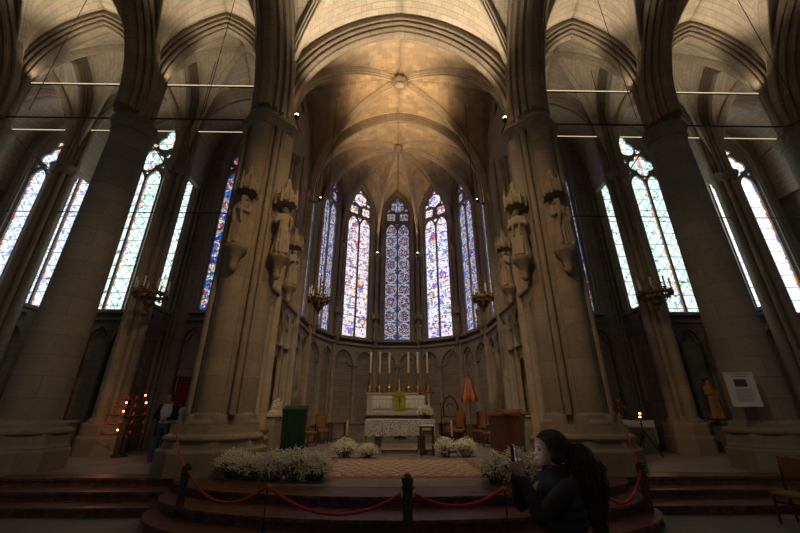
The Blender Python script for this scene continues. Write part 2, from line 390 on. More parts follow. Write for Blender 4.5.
def vault(corners, zsp, boss, sides, rib=(.15,.34), mat='web', boss_r=.3, ridge=False):
    """ribbed vault over a polygon of corners; sides: dict(apex, spring, prof=(w,d,kind)|None, drop)"""
    root = thing('ceiling', None, None, (0,0,0), kind='structure')
    B = Vector(boss); n = len(corners)
    diag = []
    for c in corners:
        p = half_arch((c[0], c[1], zsp), B, zsp+.2, 18); diag.append(p)
        m = MB(); d = Vector((B.x-c[0], B.y-c[1], 0)); nv = Vector((-d.y, d.x, 0)).normalized()
        sweep(m, p, nv, prof(rib[0], rib[1]), d); m.build('rib', M['rib'], root)
    for i in range(n):
        s = sides[i]
        if s is None: continue
        c0, c1 = corners[i], corners[(i+1)%n]
        mid = Vector(((c0[0]+c1[0])/2, (c0[1]+c1[1])/2, s['apex']))
        w0 = half_arch((c0[0],c0[1],zsp), mid, s['spring'], 16); w1 = half_arch((c1[0],c1[1],zsp), mid, s['spring'], 16)
        m = MB()
        for wp, dg in ((w0, diag[i]), (w1, diag[(i+1)%n])):
            a, b = resample(wp, 22), resample(dg, 22); K = 8; vs = []; fs = []; uvs = []
            la = 0; out = []
            for k in range(23):
                if k: la += ((a[k]-a[k-1]).length+(b[k]-b[k-1]).length)/2
                for j in range(K+1):
                    t = j/K; p = a[k].lerp(b[k], t); L = (b[k]-a[k]).length
                    p.z += sin(pi*t)*min(L*.045, .16); vs.append(p); out.append((t*L if wp is w0 else -t*L, la))
            for k in range(22):
                for j in range(K):
                    q = (k*(K+1)+j, k*(K+1)+j+1, (k+1)*(K+1)+j+1, (k+1)*(K+1)+j); fs.append(q)
                    uvs.append([(out[z][1], out[z][0]) for z in q])
            m.add(vs, fs, uvs, True)
        m.build('vault_web', M[mat], root, mods=[('sol', 'SOLIDIFY', dict(thickness=.14, offset=0))])
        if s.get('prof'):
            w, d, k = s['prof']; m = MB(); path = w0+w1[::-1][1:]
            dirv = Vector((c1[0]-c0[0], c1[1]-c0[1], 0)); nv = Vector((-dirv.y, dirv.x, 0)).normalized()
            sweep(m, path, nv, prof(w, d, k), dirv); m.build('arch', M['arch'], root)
    m = MB(); z = B.z-rib[1]
    m.lathe([(boss_r*.5, z+.35), (boss_r, z+.2), (boss_r*1.1, z+.05), (boss_r*.85, z-.08), (boss_r*.6, z-.1), (boss_r*.5, z-.17), (.02, z-.2)], 20, (B.x, B.y), mod=lambda a, zz: 1+.09*cos(8*a))
    m.build('boss', M['carve'], root)
    return root

R1, R2, WY, WS = 9.5, 12.9, 14.8, 1.5
CX = [4.45, 9.1, 13.9, 18.7]; CX2 = [4.9, 9.62, 14.45, 19.2]
S = .45
# ---------------------------------------------------------------- floors and steps
m = MB(); m.bx(-24, 24, -9, 24, -.3, 0); struct('floor', m, M['floor'])
def step_outline(yc, a, b, x1=19.4, n=48):
    pts = [(-x1, 25 if False else 22.5), (-x1, yc)]
    for i in range(n+1):
        f = pi-pi*i/n; pts.append((a*cos(f), yc-b*sin(f)))
    return pts+[(x1, yc), (x1, 22.5)]
def slab(name, outline, z0, z1, mat, nose=0):
    m = MB(); R = Matrix.Rotation(rad(90), 4, 'X')   # (x, y=depth, z) -> horizontal slab
    m.plate([outline], 0, 1, None)
    for i, v in enumerate(m.v): m.v[i] = Vector((v.x, v.z, z1 if v.y < .5 else z0))
    return m
for i, (yc, a, b) in enumerate(((7.42, 4.4, 2.05), (7.95, 4.5, 2.02), (8.48, 4.6, 1.85))):
    z = .15*(i+1)
    m = slab('x', step_outline(yc+.04, a-.04, b-.04), 0, z-.045, None)
    m2 = slab('x', step_outline(yc, a, b), z-.045, z, None)
    m.add(m2.v, m2.f)
    struct('marble_step', m, M['marble'], mods=[('bev','BEVEL',dict(width=.012, segments=2, limit_method='ANGLE'))])
m = slab('x', step_outline(9.0, 4.1, 1.62), S, S+.004, None); struct('floor', m, M['sfloor'])

# ---------------------------------------------------------------- piers and columns
def capital(mb, r, z0, z1, c=(0,0), n=32, flare=1.35, leaves=8, phase=0):
    h = z1-z0
    pr = [(r*1.02, z0-.05), (r*1.1, z0-.02), (r*1.1, z0+.02), (r*1.01, z0+.05)]
    for k in range(7):
        t = k/6; pr.append((r*(1.03+(flare-1.03)*t**1.5), z0+.05+(h*.72-.05)*t))
    pr += [(r*flare*1.03, z0+h*.74), (r*flare*1.05, z0+h*.86), (r*flare*.97, z0+h*.88), (r*flare*1.08, z1-.02), (r*flare*1.08, z1)]
    mb.lathe(pr, n, c, mod=lambda a, z: 1+(.07*max(0, sin(leaves*a+phase)*sin((z-z0)*24)) if z0+.06 < z < z0+h*.72 else 0))
def shaft(mb, c, r, z0, z1, n=16): mb.lathe([(r, z0), (r, (z0+z1)/2), (r, z1)], n, c)
def round_column(x, y, label):
    t = thing('stone_column', label, 'column', (x, y, S), 0, 'round columns of the transept')
    m = MB(); k = cos(pi/8)
    m.lathe([(1.0,0),(1.0,.42),(.96,.46),(.96,.5),(.91,.56),(.89,.78)], 8, phase=pi/8, smooth=False)
    m.build('plinth', M['col'], t, mods=[BEV(.015)])
    m = MB(); m.lathe([(.89,.78),(.91,.82),(.89,.88),(.84,.90),(.74,.93),(.76,.97),(.70,1.02),(.64,1.05),(.61,1.08)], 40)
    m.build('base_moulding', M['col'], t)
    m = MB(); m.lathe([(.61-.07*i/12, 1.06+8.75*i/12) for i in range(13)], 48); m.build('shaft', M['col'], t)
    m = MB(); capital(m, .54, 9.77, 10.16, n=64, flare=1.16, leaves=18); m.build('capital', M['carve'], t)
    # wall of shafts standing above the capital (springers)
    m = MB()
    for a in range(8):
        q = a*pi/4; shaft(m, (.32*cos(q), .32*sin(q)), .14 if a % 2 else .19, 10.1, 12.4)
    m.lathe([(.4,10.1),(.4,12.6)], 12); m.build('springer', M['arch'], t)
    return t
COLS = []
first = round_column(-9.0, R1, 'thick round stone column on the left, next to the crossing pier')
dup(first, (9.1, R1, S), 0, 'thick round stone column on the right with a framed notice beside it')
dup(first, (-13.9, R1, S), 0, 'round stone column at the far left edge beyond the first left column')
dup(first, (13.9, R1, S), 0, 'round stone column at the far right edge beyond the first right column')
dup(first, (-18.8, R1, S), 0, 'outermost round stone column at the left end wall')
dup(first, (18.8, R1, S), 0, 'outermost round stone column at the right end wall')
def cross_pier(x, y, label):
    t = thing('compound_pier', label, 'pier', (x, y, S), 0, 'compound piers of the crossing')
    m = MB()
    m.lathe([(1.2,0),(1.2,.46),(1.15,.50),(1.11,.50),(1.06,.66)], 8, phase=pi/8, smooth=False)
    m.lathe([(1.06,.66),(1.10,.70),(1.08,.76),(1.0,.80),(.97,.98)], 16, phase=pi/16, smooth=False)
    m.build('plinth', M['stone'], t, mods=[BEV(.02)])
    m = MB()
    for q in (0, 90, 180, 270):
        c = (.50*cos(rad(q)), .50*sin(rad(q)))
        m.lathe([(.42,.95),(.44,1.0),(.42,1.06),(.38,1.08),(.36,1.12),(.37,1.17),(.35,1.22),(.33,1.24)], 24, c)
    for q in range(8):
        a = rad(22.5+45*q) ; c = (.68*cos(a), .68*sin(a)); m.lathe([(.22,.95),(.23,1.02),(.19,1.08),(.2,1.16),(.12,1.22)], 14, c)
    m.build('base_moulding', M['stone'], t)
    m = MB(); m.lathe([(.63,.95),(.63,9.8)], 16, phase=pi/16, smooth=False); m.build('core', M['stone'], t)
    for q in (0, 90, 180, 270):
        m = MB(); shaft(m, (.50*cos(rad(q)), .50*sin(rad(q))), .33, 1.2, 9.75, 28); m.build('shaft', M['stone'], t)
    for q in range(12):
        a = rad((q//3)*90+45+(q%3-1)*16); rr = .70 if q%3 == 1 else .66; m = MB(); shaft(m, (rr*cos(a), rr*sin(a)), .085 if q%3 == 1 else .055, 1.2, 9.75, 12); m.build('thin_shaft', M['stone'], t)
    for q in (0, 90, 180, 270):
        m = MB(); capital(m, .32, 9.76, 10.2, (.50*cos(rad(q)), .50*sin(rad(q))), 32, 1.32, 9); m.build('capital', M['carve'], t)
    m = MB(); capital(m, .66, 9.8, 10.18, n=48, flare=1.12, leaves=22); m.build('capital', M['carve'], t)
    m = MB()
    for a in range(12):
        q = a*pi/6; shaft(m, (.5*cos(q), .5*sin(q)), .14 if a % 3 else .23, 10.1, 12.4)
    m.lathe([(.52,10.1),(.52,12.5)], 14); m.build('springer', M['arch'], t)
    return t
cp = cross_pier(-4.45, R1, 'clustered stone pier left of the sanctuary opening')
dup(cp, (4.45, R1, S), 0, 'clustered stone pier right of the sanctuary opening behind the wooden lectern')
def chapel_pier(x, y, label):
    t = thing('chapel_pier', label, 'pier', (x, y, S), 0, 'slender piers between the side chapels')
    m = MB(); m.lathe([(.72,0),(.72,.5),(.66,.55),(.66,.9),(.58,.95)], 8, phase=pi/8, smooth=False); m.build('plinth', M['stone'], t, mods=[BEV(.015)])
    m = MB(); m.lathe([(.33,.9),(.33,10.9)], 8, phase=pi/8, smooth=False); m.build('core', M['wall'], t)
    for q in range(8):
        a = rad(45*q); m = MB(); r = .15 if q % 2 == 0 else .08
        m.lathe([(r*1.7,.9),(r*1.75,1.0),(r*1.3,1.06),(r,1.1),(r,10.9)], 14, (.34*cos(a), .34*sin(a))); m.build('shaft', M['stone'], t)
    m = MB(); capital(m, .42, 10.65, 11.0, n=40, flare=1.2, leaves=14); m.build('capital', M['carve'], t)
    m = MB()
    for a in range(8): q = a*pi/4; shaft(m, (.27*cos(q), .27*sin(q)), .13, 10.95, 12.95)
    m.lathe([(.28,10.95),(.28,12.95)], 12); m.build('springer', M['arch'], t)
    return t
cpi = chapel_pier(-CX2[1], R2, 'slender clustered pier with a candle crown before it, left chapels')
dup(cpi, (CX2[1], R2, S), 0, 'slender clustered pier with a candle crown before it, right chapels')
dup(cpi, (-CX2[2], R2, S), 0, 'slender clustered pier behind the first left column, chapel with brown robed statue')
dup(cpi, (CX2[2], R2, S), 0, 'slender clustered pier behind the first right column')
dup(cpi, (-CX2[3], R2, S), 0, 'slender clustered pier at the far left end wall')
dup(cpi, (CX2[3], R2, S), 0, 'slender clustered pier at the far right end wall')

# ---------------------------------------------------------------- vaults
big = (.40, .62, 1)
vault([(-4.45,R1),(4.45,R1),(4.45,WS),(-4.45,WS)], 10.9, (0,5.5,17.0),
      [dict(apex=16.1, spring=11.1, prof=big), dict(apex=16.9, spring=11.1, prof=(.68,.85,1)), dict(apex=16.45, spring=11.7, prof=None), dict(apex=16.9, spring=11.1, prof=(.68,.85,1))], (.2,.42), boss_r=.45)
for s in (-1, 1):
    for i in range(3):
        x0, x1 = s*CX[i], s*CX[i+1]; xm = (x0+x1)/2
        vault([(x0,R1),(x1,R1),(x1,WS),(x0,WS)], 10.9, (xm,5.5,16.9),
              [dict(apex=16.1, spring=12.5, prof=(.36,.52,1)), dict(apex=16.8, spring=11.1, prof=(.5,.8,1)), dict(apex=16.5, spring=13.2), dict(apex=16.8, spring=11.7)], (.14,.3))
        y0, y1 = s*CX2[i], s*CX2[i+1]
        vault([(y0,R2),(y1,R2),(x1,R1),(x0,R1)], 11.2, ((xm+(y0+y1)/2)/2,11.2,16.95),
              [dict(apex=16.25, spring=13.7, prof=(.3,.5,1)), dict(apex=16.3, spring=13.6, prof=(.28,.5,1)), dict(apex=16.1, spring=12.5), dict(apex=16.3, spring=13.6, prof=(.28,.5,1) if i == 0 else None)], (.12,.26), boss_r=.24)
        # deep arch over each chapel window
        m = MB(); pth = full_arch((y0,R2+1,11.6), (y1,R2+1,11.6), 16.35, 13.7, 18)
        sweep(m, pth, (0,1,0), [(-1,0),(1,0),(1,.12),(-1,.12)], (y1-y0,0,0)); struct('ceiling', m, M['web'])
cb0, cb1 = 10.0, 14.6; HX = 4.4
vault([(-HX,cb1),(HX,cb1),(HX,cb0),(-HX,cb0)], 11.0, (0,12.4,16.6),
      [dict(apex=16.5, spring=11.8, prof=(.2,.42,1)), dict(apex=15.6, spring=12.6, prof=(.12,.26,0)), dict(apex=16.5, spring=11.8), dict(apex=15.6, spring=12.6, prof=(.16,.3,0))], (.13,.38), 'choirweb', .36)
AV = [(-HX,14.6),(-HX,16.9),(-3.56,19.5),(-1.36,21.1),(1.36,21.1),(3.56,19.5),(HX,16.9),(HX,14.6)]
side = dict(apex=16.1, spring=13.3, prof=(.13,.26,0))
vault(AV, 11.2, (0,16.9,16.4), [side]*7+[dict(apex=16.5, spring=11.8)], (.085,.30), 'choirweb', .27)
m = MB(); m.plate([[(-.17,15.84),(.17,15.84),(.17,16.0),(.0,16.0),(-.17,16.0)]], 0, .1) if False else None
t = thing('boss_shield', 'pale carved shield on the vault boss nearest the crossing arch', 'shield', (0, 12.15, 15.86))
m = MB(); m.plate([[(-.19,.2),(-.19,-.02),(-.12,-.16),(0,-.26),(.12,-.16),(.19,-.02),(.19,.2),(0,.23)]], -.06, .06); m.build('plate', M['whitemarble'], t, mods=[BEV(.02)]); t.rotation_euler = (rad(-55),0,0)
# masonry above the crossing arch is closed by a backing wall over the choir entrance
# ============================================================ windows and walls
def head(a, zs, za, z0, n=12, x0=0):
    """outline of a pointed opening, counter-clockwise from lower left"""
    r = za-zs; R = (a*a+r*r)/(2*a); fm = math.atan2(r, R-a); pts = [(x0-a, z0), (x0+a, z0)]
    for i in range(n+1):
        f = fm*i/n; pts.append((x0+a-(R-R*cos(f)), zs+R*sin(f)))
    for i in range(n-1, -1, -1):
        f = fm*i/n; pts.append((x0-a+(R-R*cos(f)), zs+R*sin(f)))
    return pts
def foil(x, z, r, n=4, ph=0, k=8):
    d, rc = r*(.52 if n > 3 else .46), r*(.48 if n > 3 else .54); pts = []
    for i in range(n*k):
        a = 2*pi*i/(n*k); b = (a+pi/n) % (2*pi/n)-pi/n
        q = d*cos(b)+sqrt(max(rc*rc-(d*sin(b))**2, 0.0004*r*r)); pts.append((x+q*cos(a+ph), z+q*sin(a+ph)))
    return pts
def trefhead(x, hw, z0, zs, za):
    """light with a slightly cusped head"""
    o = head(hw, zs, za, z0, 8, x); return o
WN = [0]
def window(x, y, rz, a, sill, zs, za, lights, mats, n_=None):
    WN[0] += 1
    root = thing('window_%d' % WN[0], None, None, (x, y, 0), rz, kind='structure')
    mm = .10; holes = []
    if lights == 4:
        lw = (2*a-5*mm)/4; zl = zs-1.35
        for i in range(4): holes.append(trefhead(-a+mm+lw/2+i*(lw+mm), lw/2, sill+.08, zl, zl+.62))
        for sx in (-1, 1): holes.append(foil(sx*.84, zs-.10, .64, 4, 0))
        holes.append(foil(0, zs+1.12, .76, 3, pi/2)); holes.append(foil(0, zs+.14, .14, 3, pi/2))
        for sx in (-1,1): holes.append(foil(sx*.86, zs+.80, .17, 3)); holes.append(foil(sx*1.5, zs-.55, .1, 3)); holes.append(foil(sx*.84, zs-.88, .09, 3, pi/2)); holes.append(foil(sx*.14, zs-.55,.08,3))
    elif lights == 2:
        lw = (2*a-3*mm)/2; zl = zs-1.35; k = a/.85
        for sx in (-1, 1):
            holes.append(trefhead(sx*(mm/2+lw/2), lw/2, sill+.08, zl, zl+.62*k))
            holes.append(foil(sx*.42*k, zs-.2, .34*k, 4, pi/4)); holes.append(foil(sx*.57*k, zs+.34*k, .14*k, 3))
        holes.append(foil(0, zs+.62*k, .46*k, 6, pi/2)); holes.append(foil(0, zs-.78*k, .14*k, 3, -pi/2)); holes.append(foil(0, zs+1.2*k, .11*k, 3, pi/2))
    else:
        holes.append(trefhead(0, a-mm, sill+.08, zs-.6, zs+.1)); holes.append(foil(0, zs+.55, .3, 4, pi/4))
    m = MB(); m.plate([head(a, zs, za, sill, 14)]+holes, -.02, .16); m.build('tracery', M['trac'], root)
    m = MB(); m.plate([head(a, zs, za, sill, 14)], .07, .09)
    # moulded frame
    mp = m
    m = MB(); pth = full_arch((-a-.02,-.02,sill), (a+.02,-.02,sill), za+.02, zs, 14)
    m2 = [(-.16,-.18),(-.16,-.10),(-.11,-.06),(-.12,.0),(-.05,.0),(-.03,.05),(.04,.05),(.04,-.18)]
    sweep(m, [Vector(q) for q in pth], (0,1,0), m2, (1,0,0)); fr = m.build('frame', M['trac'], root); mp.build('pane', mats, fr)
    m = MB(); m.bx(-a-.2, a+.2, -.3, .05, sill-.14, sill); m.build('sill', M['trac'], root, mods=[BEV(.03)])
    return root
def wall(name, x, y, rz, x0, x1, z0, z1, holes=(), d=.5, mat='wall'):
    m = MB(); m.plate([[(x0,z0),(x1,z0),(x1,z1),(x0,z1)]]+list(holes), -.02, d)
    return struct(name, m, M[mat], loc=(x, y, 0), rz=rz)
TN = [0]
def arcade(x, y, rz, w, nb, z0, z1, mat='trac', depth=.12, gable=False, cusp=True, bench=True):
    """blind arcade: nb pointed bays across width w, little shafts between"""
    TN[0] += 1; root = thing('trim_%d' % TN[0], None, None, (x, y, 0), rz, kind='structure')
    bw = w/nb; fr = .07; holes = []; h2 = []
    zs = z1-.25-bw*.62; 
    for i in range(nb):
        cx = -w/2+bw*(i+.5); holes.append(head(bw/2-fr, zs, zs+bw*.62, z0+.02, 10, cx))
        if cusp:
            hw = bw/2-fr-.015; b = bw*.11
            h2.append(head(hw*.52, zs-.12, zs+bw*.18, z0+.02, 6, cx)); h2.append(foil(cx, zs+bw*.2+.02, bw*.17, 3, pi/2, 6)) 
    m = MB(); m.plate([[(-w/2,z0),(w/2,z0),(w/2,z1),(-w/2,z1)]]+holes, -depth, 0)
    for i in range(nb-1):
        cx = -w/2+bw*(i+1)
        m.plate([foil(cx, z1-.30, .09, 3, -pi/2, 5)], -depth-.015, -depth)
    m.build('arch_panel', M[mat], root)
    if cusp:
        # cusped inner heads
        m = MB()
        for i in range(nb):
            cx = -w/2+bw*(i+.5); a = bw/2-fr
            for sx in (-1, 1):
                m.tube([(cx+sx*a*.98, -depth*.5, zs-.02), (cx+sx*a*.62, -depth*.5, zs+.04), (cx+sx*a*.42, -depth*.5, zs+.16), (cx+sx*a*.52, -depth*.5, zs+bw*.27), (cx+sx*a*.3, -depth*.5, zs+bw*.33), (cx, -depth*.5, zs+bw*.55)], .028, 6)
        m.build('cusps', M[mat], root)
    m = MB()
    for i in range(nb+1):
        cx = -w/2+bw*i; cx = max(-w/2+.06, min(w/2-.06, cx))
        m.lathe([(.09,z0),(.09,z0+.12),(.055,z0+.18),(.055,zs-.15),(.06,zs-.13),(.1,zs),(.1,zs+.05)], 10, (cx, -depth-.02))
    m.build('shafts', M[mat], root)
    m = MB(); m.bx(-w/2, w/2, -depth-.1, 0, z1-.01, z1+.14)
    m.build('cornice', M[mat], root, mods=[BEV(.03)])
    if bench:
        m = MB(); m.bx(-w/2, w/2, -.42, 0, S, z0-.08); m.bx(-w/2, w/2, -.46, 0, z0-.08, z0); m.build('stone_bench', M['wall'], root, mods=[BEV(.012)])
    return root
SIDE_G = {0: 'vivid', 1: 'pale', 2: 'pale2'}
for s in (-1, 1):
    for i in range(3):
        xc = s*(6.9+4.8*i)
        a, sill, zs, za = 1.69, 5.65, 13.6, 15.9
        window(xc, WY, 0, a, sill, zs, za, 4, G[SIDE_G[i]] if not (s > 0 and i == 2) else G['white'])
        wall('wall_east', xc, WY, 0, -2.4, 2.4, 0, 17.4, [head(a+.01, zs, za+.01, sill)], .6)
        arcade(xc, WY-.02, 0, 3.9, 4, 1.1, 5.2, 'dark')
        # respond between windows and the low partition wall with tracery
        if i:
            x = s*CX2[i]
            TN[0] += 1; r = thing('trim_%d' % TN[0], None, None, (x, WY, 0), 0, kind='structure')
            m = MB()
            for k in range(5):
                q = pi+pi*k/4; shaft(m, (.26*cos(q), .22*sin(q)-.03), .09 if k % 2 == 0 else .06, S, 13.4, 12)
            m.build('wall_shafts', M['wall'], r)
            m = MB(); L = WY-R2
            holes = []
            for k in range(2):
                cx = -L/2+L*(k+.5)/2; holes.append(head(.34, 4.1, 4.7, 2.1, 8, cx)); holes.append(foil(cx, 5.06, .24, 4, pi/4, 6))
            m.plate([[(-L/2,S),(L/2,S),(L/2,5.45),(-L/2,5.45)]]+holes, -.14, .14)
            m.bx(-L/2, L/2, -.22, .22, 5.42, 5.56)
            struct('wall_partition', m, M['wall'], loc=(x, (WY+R2)/2, 0), rz=pi/2)
    # end wall of each arm with its own window over the chapel
    xe = s*19.3; rz = -s*pi/2
    window(xe, 11.6, rz, 1.35, 5.65, 13.9, 16.1, 2, G['pale2'] if s < 0 else G['blue'])
    wall('wall_north' if s < 0 else 'wall_south', xe, 11.6, rz, -10.2 if s > 0 else -3.4, 3.4 if s > 0 else 10.2, 0, 17.6, [head(1.36, 13.9, 16.11, 5.65)], .5)
# upper wall over the row of windows
# choir side walls, first bay
for s in (-1, 1):
    rz = -s*pi/2; L = cb1-10.0
    ym = (10.0+cb1)/2
    nx = [(head(.62, 3.2, 4.1, .9, 10, -s*(-.15)))]
    def lx(yv): return (yv-ym)*(1 if s < 0 else -1)
    w_ = wall('wall_choir', s*HX, ym, rz, -L/2, L/2, 0, 17, [head(.62, 2.55, 3.55, 1.25, 10, lx(12.95)), foil(lx(12.2), 14.5, .30, 3, pi/2)], .45, 'wall')
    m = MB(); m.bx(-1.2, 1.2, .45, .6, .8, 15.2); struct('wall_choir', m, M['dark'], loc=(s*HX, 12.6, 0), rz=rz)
    arcade(s*HX, 11.05, rz, 1.9, 3, 1.0, 5.45, 'trac', .14)
    arcade(s*HX, 12.95, rz, 1.7, 2, 3.9, 5.45, 'trac', .12, bench=False)
    arcade(s*HX, 14.1, rz, .6, 1, 1.0, 5.45, 'trac', .14)
    for yy in (12.0, 14.6):
        TN[0] += 1; r = thing('trim_%d' % TN[0], None, None, (s*HX, yy, 0), 0, kind='structure')
        for k, (dx, dy, q) in enumerate(((-.12, 0, .15), (-.04, -.24, .09), (-.04, .24, .09), (.02,-.4,.07), (.02,.4,.07))):
            m = MB(); m.lathe([(q*1.7,S),(q*1.7,S+.5),(q*1.3,S+.6),(q,S+.66),(q,11.2)], 16, (s*dx, dy)); m.build('shaft', M['stone'], r)
        m = MB()
        for dx, dy, q in ((-.12, 0, .15), (-.04, -.24, .1), (-.04, .24, .1)): capital(m, q, 11.0, 11.4, (s*dx, dy), 24, 1.5, 6)
        m.build('capital', M['carve'], r)
    for yy in (10.9, 13.3):
        TN[0] += 1; m = MB(); 
        for dy in (-.08, .08): shaft(m, (0, dy), .06, S, 12.5, 10)
        struct('trim_%d' % TN[0], m, M['stone'], loc=(s*(HX-.05), yy, 0))
# polygonal apse
GL = ['bluelight', 'blue', 'fig', 'bluedim', 'fig2', 'blue', 'bluelight']
GL = ['bluelight', 'bluelight', 'fig', 'bluedim', 'fig2', 'bluelight', 'bluelight']
for i in range(7):
    p, q = Vector(AV[i]), Vector(AV[i+1]); d = q-p; L = d.length; mid = (p+q)/2; rz = math.atan2(d.y, d.x)
    a = .86 if 0 < i < 6 else .55
    a = .9 if i in (2, 4) else a
    window(mid.x, mid.y, rz, a, 5.6, 14.15, 15.75, 2, G[GL[i]])
    wall('wall_apse', mid.x, mid.y, rz, -L/2-.12, L/2+.12, 0, 17, [head(a+.01, 14.15, 15.76, 5.6)], .5)
    arcade(mid.x, mid.y-.0, rz, L, 2, 1.2, 5.15, 'trac', .14)
for i in range(1, 7):
    v = Vector(AV[i]); c = Vector((0, 16.9)); inn = (c-v).normalized()
    TN[0] += 1; r = thing('trim_%d' % TN[0], None, None, (v.x, v.y, 0), math.atan2(inn.y, inn.x), kind='structure')
    for dx, dy, q in ((.2, 0, .12), (.1, .17, .07), (.1, -.17, .07), (.02, .29, .06), (.02, -.29, .06)):
        m = MB(); m.lathe([(q*1.7,S),(q*1.7,S+.6),(q*1.2,S+.68),(q,S+.72),(q,11.0)], 14, (dx, dy)); m.build('shaft', M['stone'], r)
    m = MB()
    for dx, dy, q in ((.2, 0, .13), (.1, .17, .08), (.1, -.17, .08)): capital(m, q, 10.8, 11.15, (dx, dy), 20, 1.5, 5)
    m.build('capital', M['carve'], r)
# closing surfaces behind and above
for s in (-1, 1):
    wall('wall_choir_return', s*6.0, 14.85, 0, -1.65, 1.65, 0, .02, [], .3) if False else None
# ============================================================ furnishings of the piers: statues, lamps, tie beams, crowns
def ringpts(cx, cy, z, rx, ry, n=36, fold=0, nf=9, ph=0, sq=1):
    out = []
    for j in range(n):
        a = 2*pi*j/n; k = 1+fold*sin(nf*a+ph)+fold*.5*sin((nf*1.7//1)*a+ph*2)
        out.append((cx+rx*k*math.copysign(abs(cos(a))**sq, cos(a)), cy+ry*k*math.copysign(abs(sin(a))**sq, sin(a)), z))
    return out
def capsule(m, p, q, r1, r2, n=14):
    p, q = Vector(p), Vector(q); d = q-p; L = max(d.length, 1e-5); t = d/L
    a = t.cross(Vector((0,0,1)));
    if a.length < .05: a = t.cross(Vector((1,0,0)))
    a.normalize(); b = t.cross(a); rings = []
    for i in range(5): f = -pi/2+pi/2*i/4; rings.append((p+t*r1*sin(f), max(r1*cos(f), 1e-4)))
    for i in range(5): f = pi/2*i/4; rings.append((q+t*r2*sin(f), max(r2*cos(f), 1e-4)))
    m.loft([[tuple(c+(a*cos(2*pi*j/n)+b*sin(2*pi*j/n))*r) for j in range(n)] for c, r in rings])
def bake(mb, voxel, smooth=2, name='tmp'):
    """fuse overlapping closed shapes into one continuous skin and return the mesh"""
    o = mb.build(name, None); ALL.remove(o)
    r = o.modifiers.new('r', 'REMESH'); r.mode = 'VOXEL'; r.voxel_size = voxel; r.use_smooth_shade = True
    if smooth: s_ = o.modifiers.new('s', 'SMOOTH'); s_.iterations = smooth; s_.factor = .5
    dg = bpy.context.evaluated_depsgraph_get(); me = D.meshes.new_from_object(o.evaluated_get(dg)); D.objects.remove(o)
    for p in me.polygons: p.use_smooth = True
    return me
def meshobj(name, me, mat, parent=None):
    me.name = name; me.materials.clear(); me.materials.append(mat)
    o = D.objects.new(name, me); COL.objects.link(o); ALL.append(o)
    if parent: o.parent = parent
    return o
def robed(h, seed, arm=0, book=True):
    """a robed standing figure facing -y, height h, feet at z=0"""
    r = random.Random(seed); m = MB(); s = h/1.7; rings = []
    for z, rx, ry, cx, cy in ((0,.27,.20,0,0),(.08,.27,.20,0,0),(.4,.235,.18,.01,0),(.75,.22,.165,.02,-.01),(.95,.20,.15,.02,-.01),(1.1,.205,.14,.01,0),(1.25,.225,.14,0,0),(1.36,.235,.125,0,.0),(1.43,.16,.10,0,.0),(1.47,.07,.07,0,-.01)):
        rings.append(ringpts(cx*s, cy*s, z*s, rx*s, ry*s, 48, .075*(1-z/1.8), 9, seed+z*1.1))
    m.loft(rings)
    m.ball((0, -.02*s, 1.585*s), .105*s, 16, 12, (.82,.95,1.15)); capsule(m, (0,0,1.42*s), (0,-.01*s,1.52*s), .06*s, .055*s)
    capsule(m, (0,-.115*s,1.585*s), (0,-.125*s,1.555*s), .014*s, .02*s)        # nose
    capsule(m, (0,-.09*s,1.50*s), (0,-.10*s,1.46*s), .05*s, .03*s)             # beard
    m.ball((0, .03*s, 1.62*s), .115*s, 14, 10, (.95,.9,1.0))                     # hair
    for sx in (-1, 1):
        el = (sx*.26*s, -.05*s, 1.06*s) ; wr = (sx*(.10+.05*arm)*s, -.22*s, (1.12+.10*arm*(sx > 0))*s)
        capsule(m, (sx*.21*s, 0, 1.34*s), el, .075*s, .065*s); capsule(m, el, wr, .065*s, .05*s)
        capsule(m, wr, (wr[0]-sx*.05*s, wr[1]-.03*s, wr[2]+.03*s), .035*s, .028*s)
        capsule(m, (wr[0], wr[1], wr[2]-.02*s), (wr[0]+sx*.02*s, wr[1]+.03*s, wr[2]-.38*s), .05*s, .03*s)   # hanging sleeve
        capsule(m, (sx*.09*s, -.17*s, .04*s), (sx*.10*s, -.26*s, .03*s), .05*s, .035*s)
    for k in range(5):
        x = (-.16+.08*k)*s; capsule(m, (x, -.155*s, .9*s), (x+.05*s*sin(seed+k), -.20*s, .08*s), .018*s, .032*s, 8)
    if book: m.box((0, -.24*s, 1.17*s), (.14*s, .05*s, .19*s))
    return bake(m, .017*h/1.5+.002, 1)
STM = [robed(1.55, 1, 0), robed(1.55, 5, 1, False)]
def wall_statue(loc, rz, label, k=0, sc=1.0, grp='carved saints on the piers'):
    """statue on a carved bracket under a canopy; loc = top of bracket"""
    t = thing('saint_statue', label, 'statue', loc, rz, grp); t.scale = (sc,)*3
    meshobj('figure', STM[k], M['carve'], t)
    m = MB(); m.lathe([(.03,-.7),(.08,-.66),(.11,-.56),(.08,-.5),(.12,-.44),(.1,-.38),(.15,-.3),(.2,-.2),(.27,-.12),(.29,-.06),(.29,0)], 24, (0,.05), mod=lambda a, z: 1+.09*sin(6*a+z*25)*(z < -.08))
    m.build('bracket', M['carve'], t)
    m = MB(); m.lathe([(.30,1.68),(.33,1.72),(.33,1.95),(.22,2.0),(.17,2.2),(.10,2.25),(.08,2.5),(.02,2.6)], 8, (0,.05), smooth=False)
    for q in range(8):
        a = q*pi/4; c = (.31*cos(a), .05+.31*sin(a)); m.lathe([(.035,1.62),(.045,1.7),(.035,2.05),(.005,2.25)], 6, c)
        m.tube([(.31*cos(a), .05+.31*sin(a), 1.72), (.3*cos(a+pi/8), .05+.3*sin(a+pi/8), 1.86), (.31*cos(a+pi/4), .05+.31*sin(a+pi/4), 1.72)], .025, 6)
    m.build('canopy', M['carve'], t)
    return t
Z0 = 5.75
